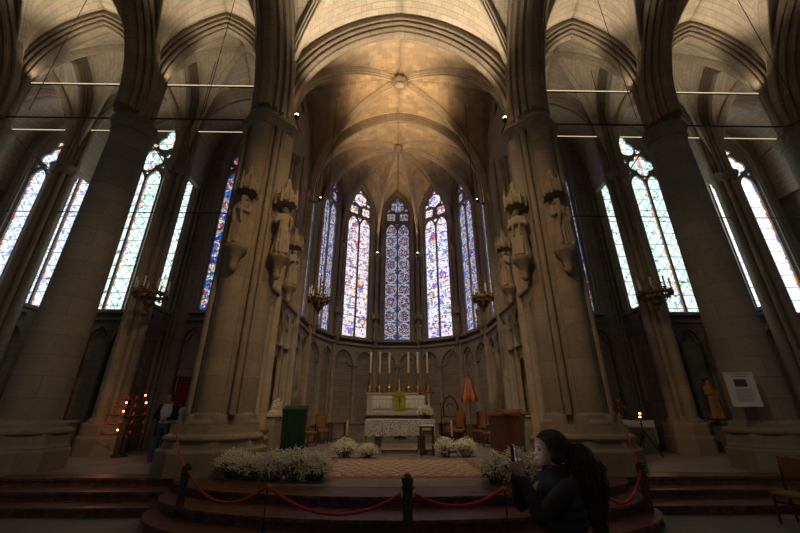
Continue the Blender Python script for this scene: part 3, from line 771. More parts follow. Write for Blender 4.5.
wall_statue((-4.38, 8.50, Z0), rad(-8), 'carved saint on the outer front shaft of the left crossing pier', 0)
wall_statue((-3.42, 9.15, Z0), rad(35), 'carved bearded saint on the choir side shaft of the left crossing pier', 1)
wall_statue((-3.88, 12.0, 5.85), rad(60), 'carved saint on the choir wall shaft behind the left crossing pier', 0, .9)
wall_statue((4.38, 8.50, Z0), rad(8), 'carved saint on the outer front shaft of the right crossing pier', 1)
wall_statue((3.42, 9.15, Z0), rad(-35), 'carved saint on the choir side shaft of the right crossing pier', 0)
wall_statue((3.88, 12.0, 5.85), rad(-60), 'carved saint on the choir wall shaft behind the right crossing pier', 1, .9)
for i in range(1, 7):
    v = Vector(AV[i]); c = Vector((0, 16.9)); n_ = (c-v).normalized()
    side_ = ('left' if i <= 3 else 'right'); nm = {1:'nearest', 2:'middle', 3:'innermost'}[i if i <= 3 else 7-i]
    wall_statue((v.x+n_.x*.42, v.y+n_.y*.42, 5.6), math.atan2(n_.y, n_.x)+pi/2, 'small carved saint on the %s pier on the %s of the apse windows' % (nm, side_), i % 2, .72, 'small saints between the apse windows')
# lamps
def lamp(loc, label, big=1, rz=0):
    t = thing('spot_lamp', label, 'lamp', loc, rz, 'lamps at the capitals')
    m = MB(); m.lathe([(.02,-.16),(.05,-.14),(.07,-.05),(.075,.0)], 14); m.tube([(0,0,-.12),(0,.12,-.2),(0,.45,-.2)], .015, 6); h_ = m.build('housing', M['iron'], t)
    m = MB(); m.ball((0,-.02,.02), .055*big, 14, 10); m.build('bulb', M['glow'], h_)
    return t
for s, nm in ((-1, 'left'), (1, 'right')):
    lamp((s*3.44, 9.0, 10.72), 'small bright bare lamp on the capital of the %s crossing pier' % nm, 1.1)
    lamp((s*3.72, 14.3, 11.0), 'small lamp at the capital halfway along the %s choir wall' % nm, .8, -s*pi/2)
    lamp((s*1.27, 20.45, 11.0), 'small lamp at the shaft %s of the centre apse window' % nm, .8)
# tie beams and rods between the columns
def beam(x0, x1, y, z, label, lit=True, r=.035, grp='lit tie beams'):
    t = thing('tie_beam' if lit else 'tie_rod', label, 'beam' if lit else 'rod', ((x0+x1)/2, y, z), 0, grp); L = abs(x1-x0)
    m = MB()
    if lit: m.box((0,0,0), (L, .06, .05)); m.build('beam', M['iron'], t)
    else: m.tube([(-L/2,0,0),(L/2,0,0)], r, 8); m.build('rod', M['iron'], t)
    if lit:
        m = MB(); m.box((0,-.03,-.005), (L*.96,.02,.035)); m.build('light_strip', M['led'], t)
        m = MB()
        for k in range(6): m.box((-L/2+L*(k+.5)/6, 0, .01), (.03,.07,.07))
        m.build('clamp', M['iron'], t)
    return t
for s, nm in ((-1, 'left'), (1, 'right')):
    pl = ['beside the crossing pier', 'second bay out', 'outermost bay']
    for i in range(3):
        x0, x1 = sorted((s*(CX[i]+.45), s*(CX[i+1]-.7)))
        beam(x0, x1, 9.45, 12.52, 'glowing tie beam high between the front columns on the %s, %s' % (nm, pl[i]))
        beam(x0-.1, x1+.1, 9.4, 10.92, 'dark iron tie rod at capital height on the %s, %s' % (nm, pl[i]), False, .028, 'iron tie rods')
        x0, x1 = sorted((s*(CX2[i]+.3), s*(CX2[i+1]-.3)))
        beam(x0, x1, 12.85, 13.55, 'glowing tie beam over the chapel mouth on the %s, %s' % (nm, pl[i]))
        beam(x0, x1, 12.85, 9.3, 'thin iron rod across the chapel mouth on the %s, %s' % (nm, pl[i]), False, .022, 'thin iron rods of the chapels')
    # rods running back from column to chapel pier
    for i in (1, 2):
        t = thing('tie_rod', 'dark iron rod running back from the %s column, %s side' % (['','first','second'][i], nm), 'rod', (s*CX[i], 9.5, 10.92), 0, 'iron tie rods running back')
        m = MB(); m.tube([(0,.5,0),(s*(CX2[i]-CX[i]),3.2,0)], .022, 8); m.build('rod', M['iron'], t)
# crown chandeliers
def candle(loc, h=.3, r=.022, label='', grp=None, nm='candle'):
    t = thing(nm, label, 'candle', loc, 0, grp)
    m = MB(); m.lathe([(r,0),(r,h),(r*.8,h+.004)], 12); w_ = m.build('wax', M['wax'], t)
    m = MB(); m.tube([(0,0,h),(0,0,h+.015)], .003, 5); m.build('wick', M['iron'], w_); return t
def crown(loc, R, n, zt, label):
    t = thing('crown_chandelier', label, 'chandelier', loc, 0, 'hanging crown chandeliers')
    m = MB(); m.lathe([(R*.92,-.13),(R,-.12),(R*1.03,-.06),(R,0),(R*.94,0),(R*.92,-.13)], 36, caps=False)
    for q in range(n):
        a = 2*pi*q/n; m.lathe([(.015,-.2),(.045,-.12),(.05,.0),(.02,.03),(.055,.05),(.055,.07)], 8, (R*cos(a), R*sin(a)))
    m.build('hoop', M['bronze'], t)
    m = MB(); m.lathe([(.01,-.62),(.06,-.56),(.03,-.5),(.12,-.42),(.2,-.34),(.14,-.28),(.25,-.2),(.2,-.16)], 16)
    for q in range(6):
        a = pi*q/3; m.tube([(.2*cos(a),.2*sin(a),-.22),(R*.7*cos(a),R*.7*sin(a),-.26),(R*.95*cos(a),R*.95*sin(a),-.1)], .02, 6)
    m.build('lower_bowl', M['bronze'], t)
    m = MB()
    for q in range(4):
        a = pi*q/2+.4; m.tube([(R*cos(a),R*sin(a),0),(R*.4*cos(a),R*.4*sin(a),.45),(0,0,.85)], .012, 6)
    for k in range(4): m.ball((0,0,.3+.17*k), .05-.006*k, 10, 8)
    m.tube([(0,0,-.2),(0,0,.95)], .018, 8); m.build('hanger', M['bronze'], t)
    m = MB(); m.tube([(0,0,.9),(0,0,zt-loc[2])], .012, 6); m.build('chain', M['iron'], t)
    for q in range(n):
        a = 2*pi*q/n+.1
        CAND.append((loc[0]+R*cos(a), loc[1]+R*sin(a), loc[2]+.07))
    return t
CAND = []
crown((-8.35, 11.5, 5.4), .5, 8, 16.6, 'crown chandelier of pale candles hanging before the left chapels')
crown((8.75, 11.5, 5.5), .5, 8, 16.2, 'crown chandelier of pale candles hanging before the right chapels')
crown((-3.05, 13.0, 5.7), .38, 8, 15.9, 'crown chandelier of pale candles hanging along the left choir wall')
crown((3.2, 13.0, 5.8), .38, 8, 15.9, 'crown chandelier of pale candles hanging along the right choir wall')
wh = ['left chapel crown', 'right chapel crown', 'left choir crown', 'right choir crown']
c0 = None
for i, p in enumerate(CAND):
    lb = 'pale candle standing on the hoop of the %s chandelier' % wh[i//8]; gp = 'candles of the '+wh[i//8]
    if c0 is None: c0 = candle(p, .36, .026, lb, gp)
    else: dup(c0, p, 0, lb, gp)
for i, (x, y, z0, z1, nm) in enumerate(((-9.5, 7.0, 12.2, 16.6, 'second bay on the left'), (-5.1, 7.0, 12.2, 16.4, 'first bay on the left'), (6.1, 7.0, 12.2, 16.4, 'first bay on the right'), (10.6, 7.0, 12.2, 16.6, 'second bay on the right'))):
    m = MB(); m.tube([(0,0,-3.4),(0,0,4.2)], .009, 5); o = m.build('hanging_wire', M['iron'], loc=(x, y, z0)); tag(o, 'thin wire hanging from the vault of the '+nm, 'wire', 'hanging wires')

# ============================================================ sanctuary furniture
def lace():
    t = NT('lace'); tc = t.new('ShaderNodeTexCoord')
    vo = t.new('ShaderNodeTexVoronoi', feature='DISTANCE_TO_EDGE', i_Scale=16.0); t.l(tc.outputs['Object'], vo.inputs['Vector'])
    c = t.ramp(vo.outputs['Distance'], [(.1, (.62,.59,.53)), (.22, (.22,.2,.17))]); t.l(c, t.b.inputs['Base Color']); t.b.inputs['Roughness'].default_value = .9
    return t.m
M['lace'] = lace()
def scallop(w, z0, z1, n):
    pts = [(w/2, z1), (-w/2, z1)]
    for i in range(n):
        for k in range(9):
            a = pi-pi*k/8; x = -w/2+w*(i+.5)/n+w/n/2*cos(a); pts.append((x, z0-.07*sin(a)))
    return pts
def cloth(name, label, cx, cy, ztop, w, d, drop, n, mat='lace', sides=True):
    t = thing(name, label, 'cloth', (cx, cy, ztop))
    m = MB(); m.box((0,0,.006), (w, d, .012)); m.build('top_linen', M['white'], t)
    m = MB(); m.plate([scallop(w, -drop, .01, n)], -d/2-.012, -d/2)
    sw = d; 
    for s in (-1, 1):
        m.plate([scallop(sw, -drop*1.25, .01, 4)], -.006, .006, Matrix.Translation((s*(w/2+.006),0,0)) @ Matrix.Rotation(pi/2, 4, 'Z'))
    m.build('lace_border', M[mat], t)
    m = MB()
    for i in range(n):   # worked rosettes
        x = -w/2+w*(i+.5)/n
        for r in (.045, .085):
            m.tube([(x+r*cos(2*pi*k/16), -d/2-.016, -drop*.62+r*sin(2*pi*k/16)) for k in range(17)], .006, 5)
    m.build('rosettes', M['white'], t)
    return t
# front altar
t = thing('altar_table', 'stone altar table with block legs at the centre of the sanctuary', 'altar', (.02, 13.1, S))
m = MB(); m.box((0,0,.96), (2.2,.9,.12)); m.build('altar_slab', M['whitemarble'], t, mods=[BEV(.015)])
for s in (-1, 1):
    m = MB(); m.box((s*.72,0,.45), (.22,.6,.9)); m.box((s*.72,0,.04), (.3,.7,.08)); m.build('leg', M['stone'], t, mods=[BEV(.012)])
cloth('altar_cloth', 'white altar cloth with deep scalloped lace front on the front altar', .02, 13.1, S+1.02, 2.26, .94, .42, 8)
# rugs
def rug_mat(name, a, b, c_, sc):
    t = NT(name); tc = t.new('ShaderNodeTexCoord'); sp = t.new('ShaderNodeSeparateXYZ'); t.l(tc.outputs['Object'], sp.inputs[0])
    def tri(v, p): return t.mth('MULTIPLY', t.mth('ABSOLUTE', t.mth('SUBTRACT', t.mth('FRACT', t.mth('DIVIDE', v, p)), .5)), 2)
    d = t.mth('ADD', tri(sp.outputs[0], sc), tri(sp.outputs[1], sc))
    r = t.mth('FRACT', d)
    n = t.new('ShaderNodeTexVoronoi', i_Scale=9.0); t.l(tc.outputs['Object'], n.inputs['Vector'])
    c = t.ramp(r, [(0, a), (.35, b), (.6, c_), (.8, a)], 'CONSTANT')
    c = t.mix(t.ramp(n.outputs['Distance'], [(.25, (.5,.5,.5)), (.4, (0,0,0))]), c, c_)
    t.l(c, t.b.inputs['Base Color']); t.b.inputs['Roughness'].default_value = 1; t.b.inputs['Specular IOR Level'].default_value = .05; return t.m
rm = rug_mat('carpet_pattern', (.40,.30,.23), (.56,.47,.37), (.24,.085,.065), .62)
rb = rug_mat('carpet_border', (.25,.09,.065), (.45,.34,.25), (.2,.07,.05), .28)
def rug(name, label, x0, x1, y0, y1, z, bw=.28):
    t = thing(name, label, 'rug', ((x0+x1)/2, (y0+y1)/2, z)); w, h = x1-x0, y1-y0
    m = MB(); m.box((0,0,.006), (w-2*bw, h-2*bw, .012)); m.build('field', rm, t)
    m = MB(); R = Matrix.Identity(4)
    m.box((0,-h/2+bw/2,.005),(w,bw,.01)); m.box((0,h/2-bw/2,.005),(w,bw,.01)); m.box((-w/2+bw/2,0,.005),(bw,h-2*bw,.01)); m.box((w/2-bw/2,0,.005),(bw,h-2*bw,.01))
    m.build('border', rb, t)
    m = MB()
    for i in range(int(w/.03)): m.box((-w/2+.015+i*.03, -h/2-.025, .004), (.012,.05,.006)); m.box((-w/2+.015+i*.03, h/2+.025, .004), (.012,.05,.006))
    m.build('fringe', M['white'], t)
rug('carpet', 'large patterned red and beige carpet in front of the altar', -1.98, 2.02, 8.25, 11.55, S+.005)
rug('carpet', 'reddish runner carpet lying behind the front altar legs', -1.9, 1.9, 13.75, 15.2, S+.005, .2)
# high altar
m = MB(); m.bx(-2.3,2.3,17.3,20.3,S,S+.16); m.bx(-1.95,1.95,17.7,20.3,S+.16,S+.3); struct('floor_altar_step', m, M['sfloor'], mods=[BEV(.015)])
ZA = S+.3
t = thing('high_altar', 'pale stone high altar with carved relief shelf against the apse', 'altar', (.05, 18.9, ZA))
m = MB(); m.bx(-1.42,1.42,-.35,.35,0,.85); m.bx(-1.5,1.5,-.4,.4,0,.1); m.build('base', M['stone'], t, mods=[BEV(.015)])
m = MB(); m.bx(-1.55,1.55,-.45,.4,.85,.96); m.build('altar_slab', M['whitemarble'], t, mods=[BEV(.012)])
m = MB(); m.bx(-1.58,1.58,.12,.55,.96,1.78); m.bx(-1.64,1.64,.08,.6,1.78,1.86); m.bx(-1.6,1.6,.1,.55,.96,1.02); m.build('retable', M['whitemarble'], t, mods=[BEV(.012)])
def relief(x0, x1):
    m = MB(); m.bx(x0, x1, .10, .13, 1.1, 1.72); n = 6
    for i in range(n):
        x = x0+(x1-x0)*(i+.5)/n; capsule(m, (x, .08, 1.18), (x, .08, 1.45), .075, .06, 8); m.ball((x,.06,1.58), .05, 8, 6); capsule(m, (x+.03,.03,1.36), (x-.05,.02,1.42), .03, .02, 6)
        m.tube([(x-.1,.09,1.1),(x-.1,.09,1.66)], .018, 6)
    return m
relief(-1.3,-.32).build('carved_relief', M['white'], t); relief(.32,1.3).build('carved_relief', M['white'], t)
cloth('altar_cloth', 'white cloth with narrow lace edge on the high altar behind', .05, 18.6, ZA+.965, 3.1, .42, .10, 22)
t = thing('tabernacle', 'gilt tabernacle under a yellow green veil at the middle of the high altar', 'tabernacle', (.1, 18.85, ZA+.96+.02))
m = MB(); yg = simple('yellow_green_veil', (.36,.36,.04), .75, nscale=20)
m.plate([[(-.30,0),(.30,0),(.30,.78),(.2,.9),(0,.97),(-.2,.9),(-.30,.78)]], -.16, .16); m.build('veil', yg, t, mods=[BEV(.03)])
m = MB(); m.box((0,-.17,.38), (.05,.012,.5)); m.box((0,-.17,.5), (.16,.012,.05)); m.build('cross_embroidery', M['redcloth'], t)
m = MB(); m.box((0,-.172,.68),(.5,.012,.05)); m.box((0,-.172,.1),(.5,.012,.04)); m.build('braid', M['gold'], t)
# candlesticks and candles
ZC = ZA+1.86
def candlestick(loc, label):
    t = thing('candlestick', label, 'candlestick', loc, 0, 'gilt candlesticks on the high altar')
    m = MB()
    for q in range(3):
        a = 2*pi*q/3+pi/6; m.ball((.13*cos(a),.13*sin(a),.03), .035, 8, 6)
    m.lathe([(.19,.03),(.20,.06),(.15,.12),(.185,.2),(.14,.3),(.06,.36),(.09,.39),(.10,.42),(.05,.46)], 20); m.build('base', M['gold'], t)
    m = MB(); m.lathe([(.035,.44),(.06,.52),(.03,.58),(.028,.8),(.05,.86),(.03,.92)], 14); s_ = m.build('stem', M['gold'], t)
    m = MB(); m.lathe([(.03,.9),(.09,.95),(.10,.97),(.03,.975)], 16); m.build('drip_pan', M['gold'], s_)
    return t
pos = ['far left', 'second from left', 'third from left', 'third from right', 'second from right', 'far right']
cs = cl = None
for i, x in enumerate((-1.40,-.92,-.42,.58,1.07,1.57)):
    lb = 'gilt candlestick on the high altar, %s of the six' % pos[i]; lc = 'tall white candle on the high altar, %s of the six' % pos[i]
    if cs is None: cs = candlestick((x, 19.25, ZC), lb); cl = candle((x, 19.25, ZC+.97), 1.08, .055, lc, 'tall white candles on the high altar')
    else: dup(cs, (x, 19.25, ZC), 0, lb); dup(cl, (x, 19.25, ZC+.97), 0, lc)
t = thing('altar_crucifix', 'gilt crucifix rising above the tabernacle between the candles', 'crucifix', (.1, 19.25, ZC))
m = MB(); m.lathe([(.2,0),(.21,.06),(.12,.16),(.16,.3),(.08,.42),(.1,.5),(.04,.6),(.03,.9)], 20); m.build('foot', M['gold'], t)
m = MB(); m.box((0,0,1.25),(.05,.04,.8)); m.box((0,0,1.42),(.42,.04,.05)); 
for p in ((-.22,1.42),(.22,1.42),(0,1.67)): m.ball((p[0],0,p[1]), .045, 8, 6)
m.build('cross', M['gold'], t)
m = MB(); capsule(m, (0,-.04,1.1),(0,-.04,1.36),.025,.035,8); m.ball((0,-.05,1.46),.035,8,6)
for s in (-1,1): capsule(m,(0,-.04,1.38),(s*.17,-.04,1.44),.018,.012,6)
m.build('corpus', M['gold'], t)
# standing cross on front altar
t = thing('standing_cross', 'dark wooden cross standing on the right end of the front altar', 'cross', (.95, 13.15, S+1.035))
m = MB(); m.lathe([(.12,0),(.12,.03),(.06,.06),(.03,.1)], 16); m.build('foot', M['wood'], t)
m = MB(); m.box((0,0,.6),(.065,.05,1.1)); m.box((0,0,.83),(.55,.05,.065)); m.build('cross', M['wood'], t, mods=[BEV(.006)])
m = MB(); capsule(m,(0,-.04,.55),(0,-.04,.78),.02,.03,8); m.ball((0,-.05,.88),.028,8,6)
for s in (-1,1): capsule(m,(0,-.04,.8),(s*.2,-.04,.84),.014,.01,6)
m.build('corpus', M['gold'], t)
# basket of red flowers on high altar step, stool
t = thing('flower_basket', 'dark basket of red flowers on the step under the high altar', 'basket', (.1, 17.5, S+.16))
m = MB(); m.lathe([(.24,0),(.3,.16),(.31,.2),(.27,.2),(.2,.04)], 20, mod=lambda a,z: 1+.02*sin(24*a)); m.build('basket', M['wood'], t)
m = MB(); r = random.Random(3)
for k in range(60):
    a = r.uniform(0,2*pi); q = r.uniform(0,.26); m.ball((q*cos(a),q*sin(a),.22+r.uniform(0,.1)), .04, 6, 4)
o = m.build('red_blossoms', M['redcloth'], t); o['kind'] = 'stuff'
def stool(x, y, z, label):
    t = thing('stool', label, 'stool', (x, y, z))
    m = MB(); m.box((0,0,.82),(.46,.4,.05)); m.build('seat_frame', M['wood'], t, mods=[BEV(.01)])
    m = MB(); m.box((0,0,.86),(.42,.36,.04)); m.build('cushion', M['white'], t, mods=[BEV(.015)])
    for sx in (-1,1):
        for sy in (-1,1): m = MB(); m.lathe([(.02,0),(.025,.1),(.022,.4),(.028,.8)], 10, (sx*.19,sy*.16)); m.build('leg', M['wood'], t)
    m = MB(); m.box((0,-.16,.14),(.38,.03,.03)); m.box((0,.16,.14),(.38,.03,.03)); m.box((-.19,0,.14),(.03,.32,.03)); m.box((.19,0,.14),(.03,.32,.03)); m.build('stretcher', M['wood'], t)
stool(.86, 12.35, S, 'small dark table with a white top before the right end of the front altar')
# floor candle stands
for i, (x, y) in enumerate(((-1.75, 13.2), (1.78, 13.2))):
    nm = ['left', 'right'][i]
    t = thing('floor_candle_stand', 'low dark candle stand on the floor %s of the front altar' % nm, 'candle stand', (x, y, S), 0, 'floor candle stands')
    m = MB(); m.lathe([(.14,0),(.14,.02),(.03,.05),(.02,.3),(.04,.34),(.02,.38),(.02,.45),(.07,.48),(.07,.5)], 16); m.build('stand', M['iron'], t)
    t = thing('candle', 'thick yellowish candle on the low stand %s of the front altar' % nm, 'candle', (x, y, S+.5), 0, 'thick candles by the front altar')
    m = MB(); m.lathe([(.038,0),(.038,.5),(.03,.505)], 14); m.build('wax', simple('beeswax', (.55,.33,.11), .5), t); m = MB(); m.tube([(0,0,.5),(0,0,.52)], .003, 5); m.build('wick', M['iron'], t)
# flowers (gypsophila)
M['stem'] = simple('green_stems', (.07,.12,.035), .8, nscale=8, namt=.5); M['blos'] = simple('cream_blossom', (.82,.78,.62), .85)
def clump_parts(w, d, h, seed, n):
    r = random.Random(seed); ms, mb = MB(), MB()
    for k in range(n):
        a = r.uniform(0, 2*pi); q = sqrt(r.random()); ph = r.uniform(0, 1)
        x, y = w/2*q*cos(a), d/2*q*sin(a); top = h*(.45+.55*(1-q*q*.7))*r.uniform(.55, 1.08)
        bx_, by_ = x*.35, y*.35
        if k % 4 == 0: ms.tube([(bx_,by_,0),(x*.7,y*.7,top*.55),(x,y,top)], .004, 4, caps=False)
        for _ in range(5):
            px, py, pz = x+r.gauss(0,.035), y+r.gauss(0,.035), top+r.gauss(0,.03); s_ = r.uniform(.010,.022)
            mb.add([(px+s_,py,pz),(px-s_,py,pz),(px,py+s_,pz),(px,py-s_,pz),(px,py,pz+s_*.8),(px,py,pz-s_*.8)], [(0,2,4),(2,1,4),(1,3,4),(3,0,4),(2,0,5),(1,2,5),(3,1,5),(0,3,5)])
    for k in range(n//2):
        a = r.uniform(0,2*pi); q = sqrt(r.random())*.95; x, y = w/2*q*cos(a), d/2*q*sin(a); z = r.uniform(.02,h*.62); L = r.uniform(.05,.11); b = r.uniform(0,2*pi)
        dx, dy = cos(b), sin(b); e = r.uniform(.1,.8)
        ms.add([(x,y,z),(x+dx*L*.5-dy*L*.2,y+dy*L*.5+dx*L*.2,z+L*e*.6),(x+dx*L,y+dy*L,z+L*e),(x+dx*L*.5+dy*L*.2,y+dy*L*.5-dx*L*.2,z+L*e*.6-.01)], [(0,1,2,3)])
    return ms, mb
CLP = {}
def clump(loc, w, d, h, seed, label, grp, n=260, kind='flower_arrangement', rz=0):
    key = (seed,)
    t = thing(kind, label, 'flowers', loc, rz, grp)
    if key not in CLP:
        a, b = clump_parts(1, 1, 1, seed, n) if False else clump_parts(w, d, h, seed, n); CLP[key] = (a, b)
    a, b = CLP[key]
    m = a.build('stems_and_leaves', M['stem'], t); b2 = b.build('blossoms', M['blos'], t); b2['kind'] = 'stuff'
    return t
gpL = 'white flowers massed at the left edge of the sanctuary'; gpR = 'white flowers massed at the right edge of the sanctuary'
for i, (x, y, w, h) in enumerate(((-3.45,8.35,.75,.5),(-3.0,8.15,.7,.46),(-2.55,8.05,.72,.52),(-2.12,7.95,.7,.56),(-1.72,8.0,.6,.5))):
    nm = ['at the foot of the left crossing pier', 'second from the left crossing pier', 'at the middle, before the green draped lectern', 'second from the carpet on the left', 'touching the left front corner of the carpet'][i]
    clump((x, y, S), w, .6, h, 10+i, 'bush of tiny white flowers %s' % nm, gpL, 300)
for i, (x, y, w, h) in enumerate(((1.75,7.72,.6,.5),(2.2,7.75,.62,.58),(2.75,7.85,.7,.56))):
    nm = ['touching the right front corner of the carpet', 'before the wooden lectern', 'behind the woman with the phone'][i]
    clump((x, y, S), w, .6, h, 20+i, 'bush of tiny white flowers %s' % nm, gpR, 300)
for i, (x, y, w, h) in enumerate(((-1.62,11.75,.75,.52),(-.95,11.75,.5,.38),(1.4,11.95,.62,.52),(1.98,11.95,.66,.5))):
    nm = ['far left before the front altar', 'low and greener, left before the front altar', 'beside the small table on the right of the front altar', 'far right before the front altar'][i]
    clump((x, y, S), w, .5, h, 30+i, 'bush of tiny white flowers %s' % nm, 'white flowers on the floor before the altar', 220)
clump((.88, 13.0, S+1.035), .5, .34, .42, 40, 'bouquet of white flowers on the right end of the front altar', None, 160)
# draped lectern
t = thing('draped_lectern', 'lectern wholly covered by a dark green pleated cloth on the left', 'lectern', (-2.82, 10.35, S), rad(6)); t.scale = (.84,.84,.93)
m = MB(); rings = []
for z, w, d in ((0,.62,.46),(.2,.64,.47),(1.0,.68,.5),(1.34,.72,.54),(1.40,.74,.56),(1.43,.73,.55)):
    ring = []
    per = 96
    for k in range(per):
        u = k/per*4; sd = int(u); f = u-sd; x, y = [(-1+2*f,-1),(1,-1+2*f),(1-2*f,1),(-1,1-2*f)][sd]
        pl = .014*sin(k*pi*2/4.8)*(1.4-z)/1.4*1.2; x = x*(w/2+pl); y = y*(d/2+pl); ring.append((x, y, z+(.10*(y/d+.5) if z > 1.2 else 0)))
    rings.append(ring)
m.loft(rings, smooth=False); m.build('green_cloth', M['green'], t)
m = MB(); m.box((0,0,.02),(.5,.38,.04)); m.build('lectern_foot', M['wood'], t)
# wooden lectern
t = thing('wooden_lectern', 'tall brown wooden lectern with a pointed ridged front tapering to the floor', 'lectern', (2.52, 9.1, S), rad(14))
def hexring(w, d, z, tilt=0): return [(-w/2,0,z),(-w*.06,-d*.95,z+tilt),(w/2,-d*.05,z),(w/2*.9,d*.5,z),(-w/2*.9,d*.5,z)]
m = MB(); m.loft([hexring(.56,.5,.0),hexring(.60,.52,.1),hexring(.86,.6,1.16)], smooth=False); lb = m.build('body', M['ltwood'], t, mods=[BEV(.012)])
m = MB(); m.loft([hexring(.89,.62,1.15),hexring(.92,.64,1.18,.0),hexring(.88,.62,1.22,.03)], smooth=False); m.build('top_moulding', M['ltwood'], t, mods=[BEV(.008)])
m = MB(); m.box((.02,.06,1.27),(.62,.40,.03), Matrix.Rotation(rad(14),4,'X')); m.build('book_rest', M['ltwood'], lb, mods=[BEV(.006)])
m = MB(); m.plate([[( -.22,.25),(-.05,.25),(-.05,1.0),(-.34,1.0)]], -.03, .0, Matrix.Translation((-.02,-.19,0)) @ Matrix.Rotation(rad(-36),4,'Z')); m.build('front_panel', M['wood'], t) if False else None
m = MB(); m.loft([hexring(.64,.58,.0),hexring(.64,.58,.05)], smooth=False); m.build('foot', M['wood'], t, mods=[BEV(.01)])
# chairs
M['leather'] = simple('tan_leather', (.27,.115,.04), .55, nscale=9)
def chair(loc, rz, label, grp, back=1.3, mat='leather', arms=False):
    t = thing('high_back_chair', label, 'chair', loc, rz, grp)
    m = MB(); m.box((0,0,.44),(.52,.48,.06)); sf = m.build('seat_frame', M['wood'], t, mods=[BEV(.01)])
    m = MB(); m.box((0,-.01,.50),(.48,.44,.09)); m.build('seat', M[mat], sf, mods=[('b','BEVEL',dict(width=.03,segments=3))])
    m = MB(); m.plate([[(-.21,.62),(.21,.62),(.21,back-.12),(.12,back-.03),(0,back),(-.12,back-.03),(-.21,back-.12)]], .19, .25); m.build('backrest', M[mat], t, mods=[BEV(.02)])
    for sx in (-1,1):
        m = MB(); m.lathe([(.022,0),(.03,.08),(.022,.2),(.03,.42)], 10, (sx*.22,-.2)); m.build('leg', M['wood'], t)
        m = MB(); m.tube([(sx*.22,.22,0),(sx*.22,.2,.45),(sx*.22,.235,back-.1)], .022, 8); m.build('leg', M['wood'], t)
        if arms: m = MB(); m.tube([(sx*.25,.2,.75),(sx*.27,-.05,.76),(sx*.26,-.2,.72),(sx*.23,-.2,.45)], .022, 8); m.build('armrest', M['wood'], t)
    m = MB(); m.box((0,-.2,.14),(.44,.03,.04)); m.box((-.22,0,.14),(.03,.4,.04)); m.box((.22,0,.14),(.03,.4,.04)); m.build('stretcher', M['wood'], t)
    return t
chair((-3.3, 17.0, S), rad(30), 'tan leather high back armchair beside the small table, left choir wall', 'tan chairs of the choir', 1.3, arms=True)
chair((-3.55, 15.6, S), rad(60), 'tan upholstered chair half hidden behind the green draped lectern', 'tan chairs of the choir', 1.05)
chair((2.75, 17.3, S), rad(-30), 'tan leather high back chair on the right, nearer the altar', 'tan chairs of the choir', 1.35)
chair((3.55, 16.8, S), rad(-40), 'tan leather high back chair on the right, nearer the choir wall', 'tan chairs of the choir', 1.35)
chair((3.55, 15.0, S), rad(-60), 'tan upholstered chair half hidden by the wooden lectern', 'tan chairs of the choir', 1.05)
chair((-3.5, 13.4, S), rad(70), 'dark chair with red cloth left of the green draped lectern', None, 1.0, 'redcloth')
chair((3.55, 12.3, S), rad(-70), 'dark chair with red cloth behind the wooden lectern', None, 1.15, 'redcloth')
t = thing('side_table', 'narrow dark side table against the left apse wall', 'table', (-2.75, 18.2, S), rad(35))
m = MB(); m.box((0,0,.78),(.9,.4,.05)); m.build('table_top', M['wood'], t, mods=[BEV(.008)])
for sx in (-1,1):
    for sy in (-1,1): m = MB(); m.box((sx*.4,sy*.16,.38),(.05,.05,.76)); m.build('leg', M['wood'], t)
m = MB(); m.box((0,0,.12),(.8,.04,.04)); m.build('stretcher', M['wood'], t)
# carved dark seat frame at right apse wall
t = thing('credence_rack', 'dark wooden stand with arched back and shelf against the right apse wall', 'stand', (2.55, 18.7, S), rad(-35))
m = MB(); m.box((0,0,.75),(1.1,.35,.06)); m.build('shelf', M['wood'], t)
m = MB(); m.box((0,.05,1.05),(.9,.25,.05)); m.build('shelf', M['wood'], t)
m = MB(); m.tube([(-.38,.1,1.05),(-.38,.1,1.55),(-.25,.1,1.85),(0,.1,2.02),(.25,.1,1.85),(.38,.1,1.55),(.38,.1,1.05)], .045, 8); m.tube([(-.2,.1,1.5),(0,.1,1.7),(.2,.1,1.5)], .03, 8); m.build('arched_back', M['wood'], t)
for sx in (-1,1):
    m = MB(); m.box((sx*.5,0,.37),(.07,.3,.74)); m.build('leg', M['wood'], t)
m = MB(); m.tube([(-.52,.1,.75),(-.52,.1,1.7)], .025, 8); m.build('post', M['wood'], t)
# half closed umbrella
t = thing('basilica_umbrella', 'half closed red and gold striped ceremonial umbrella on the right', 'umbrella', (3.12, 16.5, S))
m = MB(); m.tube([(0,0,0),(0,0,2.75)], .022, 8); m.build('pole', M['gold'], t)
m = MB(); m.lathe([(.2,0),(.2,.03),(.04,.08)], 16); m.build('foot', M['gold'], t)
for k in range(12):
    m = MB(); a0, a1 = 2*pi*k/12, 2*pi*(k+1)/12; rows = []
    for z, r in ((2.72,.03),(2.5,.13),(2.2,.24),(1.9,.34),(1.78,.37)):
        rows.append([((r*(1-.09*sin(pi*j/3)))*cos(a0+(a1-a0)*j/3), (r*(1-.09*sin(pi*j/3)))*sin(a0+(a1-a0)*j/3), z) for j in range(4)])
    m.loft(rows, closed=False, caps=False, smooth=False)
    v = rows[-1]; m.add([v[0], v[3], (.36*cos((a0+a1)/2), .36*sin((a0+a1)/2), 1.62)], [(0,1,2)])
    m.build('panel', simple('red_silk', (.30,.03,.035), .45) if k % 2 == 0 and k == 0 else (M['_rs'] if k % 2 == 0 else M['_ys']), t, mods=[('s','SOLIDIFY',dict(thickness=.008))]) if k else None
    if k == 0:
        M['_rs'] = simple('red_silk', (.30,.03,.035), .45); M['_ys'] = simple('yellow_silk', (.50,.21,.03), .45); m.build('panel', M['_rs'], t, mods=[('s','SOLIDIFY',dict(thickness=.008))])
